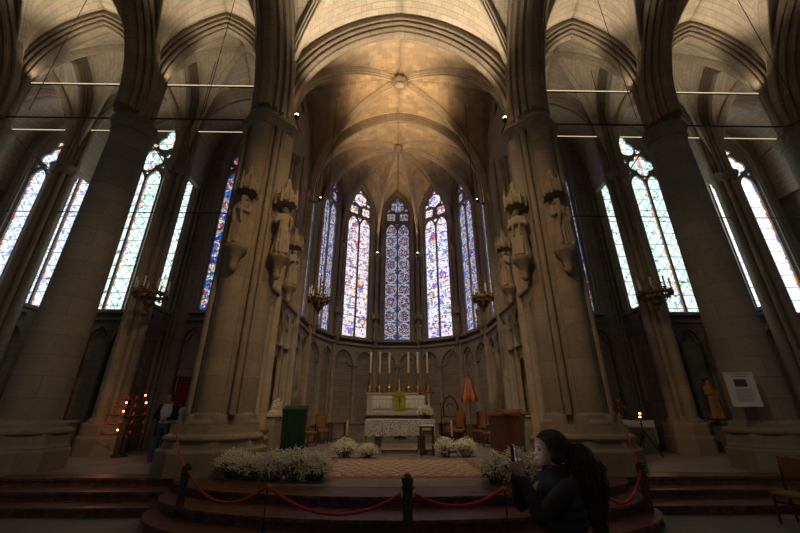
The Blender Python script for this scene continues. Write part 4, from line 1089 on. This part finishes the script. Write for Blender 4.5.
m = MB(); m.ball((0,0,2.78), .05, 10, 8); m.lathe([(.02,2.8),(.005,2.95)], 8); m.build('finial', M['gold'], t)
# niche sculptures, left choir wall tomb
def ledge_group(loc, rz, label):
    t = thing('marble_sculpture', label, 'sculpture', loc, rz)
    m = MB()
    for k, (x, h) in enumerate(((-.28,.42),(0,.5),(.26,.38))):
        capsule(m, (x,0,.08), (x,0,h*.62), .12, .09); m.ball((x,-.03,h*.85), .075, 12, 8); capsule(m, (x-.08,-.06,h*.5), (x+.1,-.1,h*.4), .04, .035, 8)
    m.box((0,0,.04),(.85,.26,.08)); meshobj('figures', bake(m, .014, 1), M['whitemarble'], t)
    return t
ledge_group((-4.15, 12.95, S+1.2), pi/2, 'white marble figures on the ledge of the niche in the left choir wall')
0 and ledge_group((4.15, 12.95, S+1.2), -pi/2, 'white marble figures on the ledge of the niche in the right choir wall')
for s, nm in ((-1,'left'),(1,'right')):
    t = thing('stone_tomb_chest', 'low stone chest under the niche in the %s choir wall' % nm, 'tomb', (s*4.14, 12.95, S)); m = MB(); m.box((0,0,.55),(.4,1.3,1.1)); m.build('chest', M['stone'], t, mods=[BEV(.02)])
    m = MB(); m.box((0,0,1.15),(.5,1.4,.1)); m.build('lid', M['whitemarble'], t, mods=[BEV(.02)])
# ============================================================ chapels
# left: marble head on a cabinet beside the crossing pier
t = thing('stone_pedestal', 'low stone pedestal attached left of the left crossing pier', 'pedestal', (-5.62, 10.0, S))
m = MB(); m.box((0,0,.5),(.32,.36,1.0)); m.box((0,0,.05),(.4,.42,.1)); m.box((0,0,1.03),(.38,.40,.08)); m.build('block', M['stone'], t, mods=[BEV(.015)])
t = thing('marble_bust', 'white marble head on the low pedestal left of the crossing pier', 'bust', (-5.62, 10.0, S+1.07), rad(20)); t.scale = (.8,.8,.8)
m = MB(); m.ball((0,0,.2), .13, 16, 12, (.85,1,1.15)); capsule(m, (0,0,0.05), (0,0,.12), .1, .08); capsule(m,(0,-.13,.2),(0,-.15,.17),.015,.022,8); m.ball((0,.04,.25),.135,14,10); meshobj('head', bake(m,.01,1), M['whitemarble'], t)
# dark red curtain behind the standing visitor
t = thing('red_curtain', 'dark red curtain hanging in the left chapel behind the standing visitor', 'curtain', (-7.2, 13.6, S))
m = MB(); rows = []
for z in (0.02, 1.2, 2.4):
    rows.append([(-.8+1.6*k/60, .03*sin(k*.9), z) for k in range(61)])
m.loft(rows, closed=False, caps=False); m.build('cloth', simple('deep_red_cloth', (.12,.012,.012), .9), t, mods=[('s','SOLIDIFY',dict(thickness=.015))])
m = MB(); m.tube([(-.9,0,2.42),(.9,0,2.42)], .02, 8); m.tube([(-.88,0,0),(-.88,0,2.42)], .02, 8); m.tube([(.88,0,0),(.88,0,2.42)], .02, 8); m.build('rail', M['iron'], t)
# votive stand
vx, vy = -8.45, 12.2
t = thing('votive_candle_rack', 'tiered dark iron rack of red votive lights before the left chapel pier', 'candle rack', (vx, vy, S), rad(8))
m = MB(); m.tube([(0,.0,0),(0,0,2.0)], .025, 8); m.lathe([(.25,0),(.25,.03),(.03,.1)], 6)
m.build('post', M['iron'], t)
VS = []
for i, (z, w) in enumerate(((.62,1.1),(.9,1.0),(1.15,.95),(1.4,.85),(1.62,.7))):
    m = MB(); m.tube([(-w/2,-.1,z),(w/2,-.1,z)], .012, 6); m.tube([(0,0,z),(0,-.1,z)], .014, 6)
    n = 4
    for k in range(n): m.lathe([(.045,z),(.045,z+.012)], 10, (-w/2+w*k/(n-1), -.1)); VS.append((-w/2+w*k/(n-1), -.1, z+.012))
    m.build('tier', M['iron'], t)
LIT = {19, 18, 12, 13, 15, 0, 9}; LIT = {19, 13, 9, 15, 1}
def votive(loc, lit, lab):
    t = thing('votive_light', lab, 'votive candle', loc, 0, ('burning' if lit else 'unlit')+' votive lights on the left rack')
    m = MB(); m.lathe([(.03,0),(.036,.02),(.034,.09),(.03,.09),(.028,.02)], 12); m.build('glass_cup', M['redglass'], t)
    if lit: m = MB(); m.ball((0,0,.105), .026, 8, 8, (1,1,1.5)); m.build('flame', M['flame'], t)
    return t
for i, (x, y, z) in enumerate(VS):
    a = rad(8); votive((vx+x*cos(a)-y*sin(a), vy+x*sin(a)+y*cos(a), S+z), i in LIT, ('burning red votive light on the iron rack' if i in LIT else 'unlit red votive glass on the iron rack'))
light('POINT', (vx, vy-.45, S+1.3), (vx, vy-2, 1), 7, (1,.35,.15), .2, name='votive_glow')
# side altars with statues
def side_altar(x, y, label, w=1.3):
    t = thing('side_altar', label, 'altar', (x, y, S))
    m = MB(); m.box((0,0,.94),(w,.55,.08)); m.build('altar_slab', M['whitemarble'], t, mods=[BEV(.012)])
    for sx in (-1,1): m = MB(); m.box((sx*(w/2-.15),0,.45),(.18,.42,.9)); m.build('leg', M['stone'], t, mods=[BEV(.01)])
side_altar(-11.75, 13.6, 'small stone side altar seen left behind the first left column')
side_altar(11.55, 13.3, 'small stone side altar seen right behind the first right column', 1.2)
def painted_statue(x, y, z, rz, label, robe, cloak, k):
    t = thing('painted_statue', label, 'statue', (x, y, z), rz); t.scale = (.86,)*3 if k else (.72,)*3
    mt = simple('painted_robe_%s' % ('gold' if k else 'brown'), robe, .6, nscale=3, namt=.5)
    meshobj('figure', robed(1.5, 3+k, k, not k), mt, t)
    m = MB(); m.ball((0,-.03,1.41), .095, 14, 10, (.82,.95,1.15)); capsule(m,(0,-.115,1.4),(0,-.13,1.375),.012,.016,6); m.build('face', M['skin'], t)
    m = MB(); m.ball((0,.025,1.445), .105, 14, 10); m.build('hair', M['wood'], t)
    m = MB(); m.box((0,0,-.03),(.5,.42,.06)); m.build('base', M['wood'], t)
    m = MB(); m.loft([ringpts(0,.06,zz,rx,.13,28,.05,7,2) for zz, rx in ((.2,.25),(.8,.2),(1.2,.22),(1.27,.15))]); m.build('cloak', simple('cloak', cloak, .7, nscale=5), t)
    return t
painted_statue(-11.7, 13.5, S+1.03, 0, 'brown robed painted statue on the left side altar', (.17,.06,.03), (.10,.04,.025), 0)
ps = painted_statue(10.95, 13.1, S+1.04, rad(15), 'painted statue in golden brown robe holding a staff on the right side altar', (.42,.22,.07), (.09,.05,.03), 1)
m = MB(); m.tube([(.28,-.2,.1),(.26,-.2,1.75)], .018, 8); m.tube([(.16,-.2,1.5),(.36,-.2,1.5)], .018, 8); m.build('staff', M['gold'], ps)
m = MB(); m.lathe([(.2,1.5),(.21,1.52),(.1,1.54),(.09,1.62),(.02,1.66)], 20); m.build('hat', M['wood'], ps)
# white altar with flowers and candle stand at right
t = thing('cloth_covered_altar', 'small altar under a plain white cloth behind the right crossing pier', 'altar', (7.95, 13.2, S))
m = MB(); m.box((0,0,.5),(1.15,.55,.98)); m.build('table', M['stone'], t)
t2 = thing('white_altar_cloth', 'plain white cloth on the small altar behind the right crossing pier', 'cloth', (7.95, 13.2, S+.99))
m = MB(); m.box((0,0,.008),(1.24,.62,.016)); 
for sx in (-1,1): m.box((sx*.615,0,-.35),(.012,.62,.72))
m.box((0,-.305,-.1),(1.24,.012,.22)); m.build('linen', M['white'], t2)
t = thing('flower_vase', 'small vase of orange and red flowers on the white covered altar', 'vase', (7.62, 13.2, S+1.01))
m = MB(); m.lathe([(.06,0),(.09,.1),(.05,.22),(.07,.26)], 14); m.build('vase', M['gold'], t)
r = random.Random(9); m = MB(); m2 = MB(); m3 = MB()
for k in range(26):
    a = r.uniform(0,2*pi); q = r.uniform(0,.22); p = (q*cos(a), q*.6*sin(a), .5+r.uniform(-.12,.14)); (m if k % 2 else m2).ball(p, .045, 8, 6); m3.tube([(0,0,.24), p], .006, 4)
o = m.build('orange_blossoms', simple('orange_petals', (.75,.22,.06), .7), t); o['kind'] = 'stuff'; o = m2.build('red_blossoms', M['redcloth'], t); o['kind'] = 'stuff'; m3.build('stems', M['stem'], t)
t = thing('candle_tripod', 'thin black tripod stand carrying two burning lights on the right', 'candle stand', (7.55, 12.0, S))
m = MB(); m.tube([(0,0,.5),(0,0,1.02)], .02, 8); m.box((0,0,1.03),(.55,.3,.03)); m.box((0,0,1.13),(.4,.2,.02)); m.box((-.18,0,1.08),(.02,.02,.1)); m.box((.18,0,1.08),(.02,.02,.1)); m.build('tray', M['iron'], t)
for q in range(3):
    a = 2*pi*q/3-.4; m = MB(); m.tube([(0,0,.75),(.38*cos(a),.38*sin(a),0)], .018, 6); m.build('leg', M['iron'], t)
for i, (dx, dz) in enumerate(((0,.0),(.0,.10))):
    t = thing('votive_light', ['burning light on the lower tray of the black tripod', 'burning light on the upper tray of the black tripod'][i], 'votive candle', (7.5+.02*i, 11.92, S+1.045+dz*1.0), 0, 'lights on the black tripod')
    m = MB(); m.lathe([(.04,0),(.045,.02),(.04,.05)], 12); m.build('cup', M['gold'], t); m = MB(); m.ball((0,-.01,.06), .035, 8, 8, (1,1,1.1)); m.build('flame', M['flame'], t)
light('POINT', (7.5, 11.6, S+1.3), (7, 10, 1), 4, (1,.5,.25), .1, name='votive_glow')
# framed notice at right column
t = thing('framed_notice', 'framed white notice with a small dark picture beside the first right column', 'notice', (8.14, 8.82, 1.82), rad(-12))
m = MB(); m.plate([[(-.30,0),(.30,0),(.30,.78),(-.30,.78)], [(-.27,.03),(.27,.03),(.27,.75),(-.27,.75)]], -.02, .03); m.build('frame', M['wax'], t)
m = MB(); m.box((0,.005,.39),(.55,.01,.73)); sh = m.build('sheet', simple('printed_paper', (.58,.60,.62), .7), t)
m = MB(); m.box((0,-.003,.53),(.26,.006,.17)); m.build('picture', simple('dark_print', (.06,.05,.045), .6), sh)
m = MB()
for k in range(9): m.box((0.0,-.003,.38-.032*k),(.38-.05*(k%3),.004,.009))
m.box((0,-.003,.68),(.3,.004,.02)); m.build('text_lines', simple('grey_ink', (.2,.2,.2), .8), sh)
m = MB(); m.tube([(0,.05,.1),(0,.05,.6)], .015, 8); m.tube([(0,.05,.4),(.3,.2,.4),(.62,.42,.4)], .02, 8); m.build('bracket', M['iron'], t)
# small brown stand at the foot of the left pier
t = thing('prayer_stand', 'small brown wooden stand at the foot of the left crossing pier', 'stand', (-3.55, 10.15, S))
m = MB(); m.lathe([(.16,0),(.16,.03),(.03,.08),(.03,.7),(.06,.74)], 14); m.build('post', M['wood'], t); m = MB(); m.box((0,0,.8),(.3,.24,.04), Matrix.Rotation(rad(12),4,'X')); m.build('rest', M['wood'], t)

# ============================================================ barrier
def post(x, y, rz, label, h=.87):
    t = thing('barrier_post', label, 'post', (x, y, 0), rz, 'dark wooden barrier posts')
    m = MB(); m.box((0,0,.035),(.32,.32,.07)); m.box((0,0,.085),(.25,.25,.03)); m.build('foot', M['wood'], t, mods=[BEV(.008)])
    m = MB(); m.box((0,0,.09+(h-.15)/2),(.12,.12,h-.15)); m.build('shaft', M['wood'], t, mods=[BEV(.006)])
    m = MB(); m.box((0,0,h-.12),(.15,.15,.035)); m.box((0,0,h-.04),(.14,.14,.06)); m.lathe([(.06,h-.01),(.055,h+.02),(.02,h+.03)], 4, phase=pi/4, smooth=False); m.build('cap', M['wood'], t, mods=[BEV(.006)])
    return t
post(-3.68, 6.9, rad(30), 'dark wooden barrier post standing left before the left crossing pier')
post(-.02, 5.05, 0, 'dark wooden barrier post in the middle of the curved steps', .97)
post(4.12, 7.0, rad(-30), 'dark wooden barrier post standing right before the right crossing pier')
post(2.32, 5.15, 0, 'dark wooden barrier post half hidden behind the hair of the woman', .93)
def rod_stand(x, y, label):
    t = thing('rope_pole', label, 'pole', (x, y, 0), 0, 'thin iron rope poles')
    m = MB(); m.lathe([(.12,0),(.12,.012),(.02,.03)], 20); m.build('foot', M['iron'], t)
    m = MB(); m.tube([(0,0,.02),(0,0,.84)], .008, 8); m.build('rod', M['iron'], t)
    m = MB(); m.tube([(.03*cos(a*pi/6), 0, .855+.02*sin(a*pi/6)) for a in range(13)], .006, 6); m.build('ring', M['iron'], t)
rod_stand(-1.8, 5.3, 'thin iron pole holding up the red rope left of the middle post')
rod_stand(1.24, 5.3, 'thin iron pole holding up the red rope right of the middle post')
def rope(a, b, sag, label, r=.018):
    a, b = Vector(a), Vector(b); pts = []
    for k in range(25): u = k/24; p = a.lerp(b, u)-a; p.z -= sag*4*u*(1-u); pts.append(p)
    t = thing('barrier_rope', label, 'rope', a, 0, 'red barrier ropes')
    m = MB(); m.tube(pts, r, 10)
    # twisted strand
    tw = []
    for k in range(145):
        u = k/144; j = min(int(u*24), 23); q = pts[j].lerp(pts[j+1], u*24-j); tw.append(q+Vector((0, cos(k*1.3), sin(k*1.3)))*r*.8)
    m.tube(tw, r*.42, 5); m.build('cord', M['red'], t)
    m = MB()
    for p, q in ((pts[0], pts[1]), (pts[-1], pts[-2])): m.tube([p, p.lerp(q, .45)], r*1.35, 10)
    m.build('end_cap', M['gold'], t)
rope((-3.62,6.86,.78), (-1.8,5.3,.83), .30, 'red rope from the left post to the thin pole')
rope((-1.8,5.3,.83), (-.1,5.05,.78), .26, 'red rope from the thin left pole to the middle post')
rope((.06,5.05,.78), (1.24,5.3,.80), .16, 'red rope from the middle post to the thin right pole')
rope((1.24,5.3,.80), (2.28,5.12,.8), .2, 'red rope behind the hands of the woman to the post behind her')
rope((2.38,5.15,.82), (4.08,6.95,.76), .30, 'red rope from the post behind the woman to the right post')
rope((-4.75,8.28,1.36), (-3.72,6.95,.80), .10, 'red rope from the left crossing pier down to the left post')
rope((4.78,8.28,1.33), (4.16,7.05,.78), .10, 'red rope from the right crossing pier down to the right post')
# straw chair at the right corner
t = thing('straw_chair', 'old straw seated chair at the right edge of the picture below the steps', 'chair', (6.42, 6.75, 0), rad(-75))
m = MB(); m.box((0,0,.44),(.42,.40,.05)); M['straw'] = simple('straw', (.30,.19,.06), .9, nscale=30, namt=.5); m.build('seat', M['straw'], t, mods=[('b','BEVEL',dict(width=.02,segments=3))])
for sx in (-1,1):
    m = MB(); m.tube([(sx*.19,-.2,0),(sx*.18,-.17,.45)], .02, 8); m.build('leg', M['wood'], t)
    m = MB(); m.tube([(sx*.19,.22,0),(sx*.18,.18,.45),(sx*.18,.25,.98)], .02, 8); m.build('leg', M['wood'], t)
m = MB(); m.plate([[(-.18,.66),(.18,.66),(.18,.95),(0,.99),(-.18,.95)]], .21, .24); m.build('backrest', M['leather'], t)
m = MB(); m.box((0,-.19,.2),(.36,.025,.03)); m.box((0,-.19,.32),(.36,.025,.03)); m.box((-.185,0,.24),(.025,.38,.03)); m.box((.185,0,.24),(.025,.38,.03)); m.build('stretcher', M['wood'], t)

# ============================================================ people
HP = [(0,.075,.02,.022),(.010,.088,.0,.036),(.028,.091,-.035,.05),(.05,.092,-.06,.058),(.07,.088,-.075,.064),(.09,.088,-.086,.069),(.112,.084,-.094,.073),(.135,.092,-.10,.075),(.16,.089,-.10,.073),(.185,.074,-.092,.065),(.205,.05,-.07,.05),(.218,.02,-.04,.028),(.224,.0,-.015,.01)]
def head_rings(m, c, s=1.0, n=40):
    rings = []
    zs = [i*.224/34 for i in range(35)]
    for z in zs:
        i = max(k for k in range(len(HP)) if HP[k][0] <= z+1e-9); i = min(i, len(HP)-2); f = (z-HP[i][0])/(HP[i+1][0]-HP[i][0])
        fr, bk, hw = [HP[i][k]*(1-f)+HP[i+1][k]*f for k in (1,2,3)]
        cx, hx = (fr+bk)/2, (fr-bk)/2; ring = []
        for j in range(n):
            a = 2*pi*j/n; b = a if a <= pi else a-2*pi
            x = cx+hx*cos(a); y = hw*math.copysign(abs(sin(a))**.85, sin(a))
            k = math.exp(-(b/.20)**2); nz = max(0, 1-abs(z-.083)/.012)*.8 if z < .083 else max(0, 1-(z-.083)/.042)
            x += .026*k*nz
            x += .005*math.exp(-(b/.3)**2)*(math.exp(-((z-.045)/.006)**2)+math.exp(-((z-.058)/.006)**2)) - .003*math.exp(-(b/.4)**2)*math.exp(-((z-.0515)/.003)**2)
            x -= .008*math.exp(-((abs(b)-.42)/.16)**2)*math.exp(-((z-.113)/.012)**2)
            ring.append((c[0]+x*s, c[1]+y*s, c[2]+z*s))
        rings.append(ring)
    m.loft(rings)
    for sy in (-1, 1): m.ball((c[0]-.008*s, c[1]+sy*.076*s, c[2]+.10*s), .03*s, 10, 8, (.7,.25,1.1))
def finger(m, pts, r=.0085):
    for i in range(len(pts)-1): capsule(m, pts[i], pts[i+1], r*(1-.12*i), r*(1-.12*(i+1)), 10)
def eyes(t, c, s=1.0):
    m = MB()
    for sy in (-1,1): m.ball((c[0]+.072*s, c[1]+sy*.031*s, c[2]+.112*s), .0115*s, 12, 8)
    m.build('eyes', simple('eye_white', (.14,.12,.11), .4), t)
    m = MB()
    for sy in (-1,1): m.ball((c[0]+.0805*s, c[1]+sy*.0315*s, c[2]+.112*s), .0055*s, 10, 6)
    m.build('irises', M['iron'], t)
    m = MB()
    for sy in (-1,1):
        m.tube([(c[0]+.090*s, c[1]+sy*.014*s, c[2]+.130*s), (c[0]+.086*s, c[1]+sy*.032*s, c[2]+.136*s), (c[0]+.072*s, c[1]+sy*.05*s, c[2]+.130*s)], [.002*s,.0032*s,.0015*s], 6)
        m.tube([(c[0]+.083*s, c[1]+sy*.02*s, c[2]+.117*s), (c[0]+.082*s, c[1]+sy*.032*s, c[2]+.121*s), (c[0]+.073*s, c[1]+sy*.044*s, c[2]+.116*s)], .0016*s, 6)
    m.build('brows_and_lashes', M['hair'], t)
    m = MB(); m.tube([(c[0]+.088*s, c[1]-.022*s, c[2]+.051*s), (c[0]+.0965*s, c[1], c[2]+.0515*s), (c[0]+.088*s, c[1]+.022*s, c[2]+.051*s)], [.003*s,.0058*s,.003*s], 8); m.build('lips', simple('lips', (.36,.12,.10), .5), t)
# ---- woman in the foreground, facing left (local +x), phone raised
t = thing('person', 'woman in a black padded coat with a long dark ponytail raising a phone', 'person', (.965, 2.9, 0), pi)
hc = (.03, 0, 1.335)
m = MB(); head_rings(m, hc)
capsule(m, (.0,0,1.25), (.025,0,1.40), .052, .050); capsule(m, (-.01,0,1.12), (0,0,1.2), .105, .09)
m.loft([ringpts(0,0,z,rx,ry,32) for z, rx, ry in ((.72,.12,.155),(.82,.13,.17),(.95,.11,.14),(1.1,.115,.155),(1.22,.10,.165),(1.28,.07,.11),(1.31,.05,.055))])
for s in (-1, 1):
    capsule(m, (0,s*.085,.78), (.01,s*.09,.44), .085, .055); capsule(m, (.01,s*.09,.44), (-.02,s*.09,.08), .055, .036); capsule(m, (-.03,s*.09,.05), (.12,s*.10,.03), .035, .028)
    capsule(m, (0,s*.165,1.24), (.212,s*.18,1.08), .05, .04); capsule(m, (.212,s*.18,1.08), (.258,s*.072,1.285), .038, .024)
    # palm
    capsule(m, (.258,s*.070,1.285), (.262,s*.062,1.325), .024, .026); capsule(m, (.250,s*.060,1.325), (.262,s*.058,1.375), .020, .018); capsule(m, (.274,s*.062,1.32), (.278,s*.060,1.375), .018, .015)
    finger(m, [(.250,s*.055,1.33), (.238,s*.040,1.358), (.246,s*.024,1.385)], .0098)     # thumb
    if s > 0: finger(m, [(.275,s*.060,1.378), (.284,s*.054,1.408), (.284,s*.046,1.437), (.282,s*.040,1.455)], .0085)
    else: finger(m, [(.275,s*.060,1.378), (.300,s*.050,1.392), (.306,s*.022,1.396), (.302,s*.004,1.396)], .0085)
    for k in range(3):
        z = 1.362-.0195*k; e = .004*(1-k)
        finger(m, [(.276,s*.062,z), (.302+e*.5,s*.056,z+.004), (.309+e*.5,s*.028,z+.004), (.303,s*(.006-.004*k if s > 0 else .012),z+.002)], .0082)
body = bake(m, .0048, 2); bo = meshobj('body', body, M['skin'], t)
eyes(bo, hc)
# coat
m = MB()
prev = None
for k in range(9):   # padded horizontal channels
    z = .66+.068*k; f = k/8; rx = [.150,.152,.148,.140,.136,.136,.138,.132,.11][k]; ry = [.20,.205,.20,.19,.185,.19,.20,.20,.16][k]
    m.loft([ringpts(-.012,0,z-.036,rx*.94,ry*.94,36), ringpts(-.012,0,z-.018,rx*1.0,ry*1.0,36), ringpts(-.012,0,z,rx*1.03,ry*1.03,36), ringpts(-.012,0,z+.018,rx,ry,36), ringpts(-.012,0,z+.04,rx*.93,ry*.93,36)])
m.loft([ringpts(.0,0,z,rx,ry,36) for z, rx, ry in ((1.18,.13,.17),(1.24,.115,.15),(1.28,.095,.11),(1.31,.088,.092),(1.345,.087,.088),(1.352,.078,.078))])
for s in (-1, 1):
    a, b, c = Vector((-.01,s*.175,1.235)), Vector((.215,s*.19,1.075)), Vector((.262,s*.085,1.262))
    for k in range(5): p = a.lerp(b, k/5); q = a.lerp(b, (k+.9)/5); capsule(m, p, q, .064-.003*k, .061-.003*k)
    for k in range(4): p = b.lerp(c, k/4); q = b.lerp(c, (k+.85)/4); capsule(m, p, q, .054-.004*k, .052-.004*k)
co_ = meshobj('coat', bake(m, .008, 2), M['black'], t)
m = MB(); m.loft([ringpts(-.005,0,z,rx,ry,30) for z, rx, ry in ((.60,.15,.19),(.75,.155,.19),(.85,.14,.17))])
for s in (-1,1): capsule(m, (0,s*.09,.72), (.01,s*.092,.44), .105, .078); capsule(m, (.01,s*.092,.44), (-.01,s*.092,.12), .078, .065)
meshobj('trousers', bake(m, .011, 1), simple('dark_trousers', (.02,.022,.03), .9), t)
for s in (-1,1):
    m = MB(); capsule(m, (-.04,s*.092,.05), (.13,s*.10,.042), .05, .042); m.bx(-.09,.17,s*.095-.045,s*.095+.045,0,.022); meshobj('shoe', bake(m, .008, 1), M['iron'], t)
# hair
m = MB(); m.ball((hc[0]-.036, 0, hc[2]+.140), .1, 24, 18, (1.12,.91,1.0)); m.ball((hc[0]-.005, 0, hc[2]+.178), .062, 20, 14, (1.12,1.1,.84)); m.ball((hc[0]-.038, 0, hc[2]+.095), .08, 20, 14, (1.05,1.12,1.1)); capsule(m, (hc[0]-.10,0,hc[2]+.13), (hc[0]-.175,0,hc[2]+.125), .05, .042)
capsule(m, (hc[0]+.03,.055,hc[2]+.175), (hc[0]-.01,.07,hc[2]+.07), .022, .018); capsule(m, (hc[0]+.03,-.055,hc[2]+.175), (hc[0]-.01,-.07,hc[2]+.07), .022, .018)
hh = meshobj('hair', bake(m, .006, 2), M['hair'], t)
m = MB(); r = random.Random(4)
cc = Vector((hc[0]-.036, 0, hc[2]+.14)); bun = Vector((-.115, 0, -.005))
for k in range(84):   # hair combed back from the hairline to the knot
    f = -1+2*(k+.5)/84+r.uniform(-.01,.01); ang = f*2.25
    v0 = Vector((.098-.085*abs(f)**1.6, .088*sin(ang*.72), .062*cos(ang*.9)-.015)); pts = []
    for j in range(10):
        u = j/9; v = (v0*(1-u)+bun*u+Vector((0, .05*sin(pi*u)*sin(ang*.7), .06*sin(pi*u)*cos(ang*.72)))).normalized()
        R_ = 1/sqrt((v.x/.116)**2+(v.y/.094)**2+(v.z/.104)**2); pts.append(cc+v*(R_+.0015+r.uniform(0,.0015)))
    m.tube(pts, .0026, 5)
m.build('combed_strands', M['hair'], hh); m = MB()
m.loft([ringpts(hc[0]-x_, 0, hc[2]+z_, rx_, ry_, 18, .1, 5, z_*20) for x_, z_, rx_, ry_ in ((.165,.15,.02,.03),(.20,.08,.05,.05),(.235,-.02,.06,.07),(.26,-.14,.06,.075),(.275,-.26,.045,.06),(.29,-.36,.02,.03))])
for k in range(420):
    a = r.uniform(0, 2*pi); q = sqrt(r.random())*r.choice((1,1,1,1.25)); dx, dy = q*cos(a), q*sin(a); ph = r.uniform(0, 8); pts = []; L = r.uniform(.30,.60)
    for j in range(13):
        u = j/12; w = .03+.06*sin(pi*min(u*1.15,1))
        x = hc[0]-.155-.09*min(u*2.2,1)-.03*u+dx*w*1.25+.018*sin(15*u+ph*.5); y = dy*w*.9+.02*u+.016*cos(12*u+ph*.35); z = hc[2]+.15-L*u+.03*sin(pi*min(u*4,1)); pts.append((x,y,z))
    m.tube(pts, [.0036*(1-.7*abs(j/12-.35)) for j in range(13)], 6)
m.build('ponytail', M['hair'], hh)
# phone
t = thing('mobile_phone', 'dark mobile phone held up in the hands of the woman', 'phone', (.965-.292, 2.9, 1.405), pi)
m = MB(); m.box((0,0,0),(.008,.07,.142)); m.build('case', M['iron'], t, mods=[('b','BEVEL',dict(width=.003,segments=3))]); pc = ALL[-1]
m = MB(); m.box((-.0045,0,0),(.001,.066,.14)); m.build('screen', simple('phone_screen', (.02,.02,.03), .2, emit=(.5,.6,.9), es=.6), pc)
m = MB(); m.box((.005,.018,.055),(.004,.024,.024)); m.build('camera_bump', M['iron'], pc)
light('POINT', (.965-.275, 2.88, 1.45), (1,2.9,1.4), .22, (.75,.8,1), .03, name='screen_glow')
# ---- visitor standing at the left, facing the camera
t = thing('person', 'visitor in white top, dark jacket and blue jeans standing with clasped hands at left', 'person', (-6.72, 11.2, S), rad(-78))
hc = (.02, 0, 1.53)
m = MB(); head_rings(m, hc, 1.0); capsule(m, (0,0,1.42), (.01,0,1.58), .055, .055)
m.loft([ringpts(0,0,z,rx,ry,32) for z, rx, ry in ((.86,.12,.17),(.98,.12,.165),(1.1,.11,.145),(1.3,.125,.18),(1.42,.10,.18),(1.47,.06,.1))])
for s in (-1, 1):
    capsule(m, (0,s*.095,.92), (.01,s*.11,.5), .09, .058); capsule(m, (.01,s*.11,.5), (0,s*.12,.09), .058, .04); capsule(m, (-.02,s*.12,.05), (.15,s*.14,.03), .035,.03)
    capsule(m, (0,s*.19,1.4), (.03,s*.25,1.13), .05, .042); capsule(m, (.03,s*.25,1.13), (.2,s*.05,1.08), .04, .027)
    capsule(m, (.2,s*.05,1.08), (.215,s*.0,1.07), .034, .03)
    for k in range(4): finger(m, [(.215,s*.015,1.09-.02*k), (.238,-s*.01,1.085-.02*k), (.232,-s*.04,1.08-.02*k)], .0085)
    finger(m, [(.21,s*.02,1.1), (.225,s*.0,1.118), (.23,-s*.02,1.122)], .009)
bo = meshobj('body', bake(m, .0065, 2), M['skin'], t); eyes(bo, hc)
m = MB(); m.loft([ringpts(0,0,z,rx,ry,32) for z, rx, ry in ((.96,.15,.19),(1.1,.14,.175),(1.3,.15,.2),(1.42,.12,.2),(1.475,.075,.11))]); meshobj('white_top', bake(m, .012, 1), M['white'], t)
m = MB()
for s in (-1, 1):
    m.loft([ringpts(-.03,s*.14,z,.13,.085,24) for z in (.62,.8,1.0,1.2,1.38,1.45)]); capsule(m, (0,s*.2,1.4), (.02,s*.265,1.13), .075, .065); capsule(m, (.02,s*.265,1.13), (.17,s*.09,1.08), .06, .045)
m.loft([ringpts(-.09,0,z,.06,.17,24) for z in (.62,.9,1.2,1.44)]); meshobj('jacket', bake(m, .012, 2), simple('navy_jacket', (.016,.02,.035), .85), t)
m = MB(); m.loft([ringpts(0,0,z,rx,ry,30) for z, rx, ry in ((.84,.14,.19),(.95,.145,.19),(1.0,.135,.18))])
for s in (-1,1): capsule(m, (0,s*.1,.88), (.01,s*.115,.5), .11, .08); capsule(m, (.01,s*.115,.5), (-.01,s*.13,.12), .08, .115)
meshobj('jeans', bake(m, .012, 1), simple('blue_denim', (.07,.13,.20), .9, nscale=12), t)
for s in (-1,1): m = MB(); capsule(m, (-.02,s*.125,.045), (.17,s*.145,.04), .048, .04); meshobj('shoe', bake(m, .01, 1), simple('pale_shoe', (.3,.3,.32), .7), t)
m = MB(); m.ball((hc[0]-.02,0,hc[2]+.14), .1, 20, 14, (1.05,.86,1.02)); m.ball((hc[0]-.04,0,hc[2]+.09), .085, 18, 12); meshobj('hair', bake(m, .009, 1), M['hair'], t)
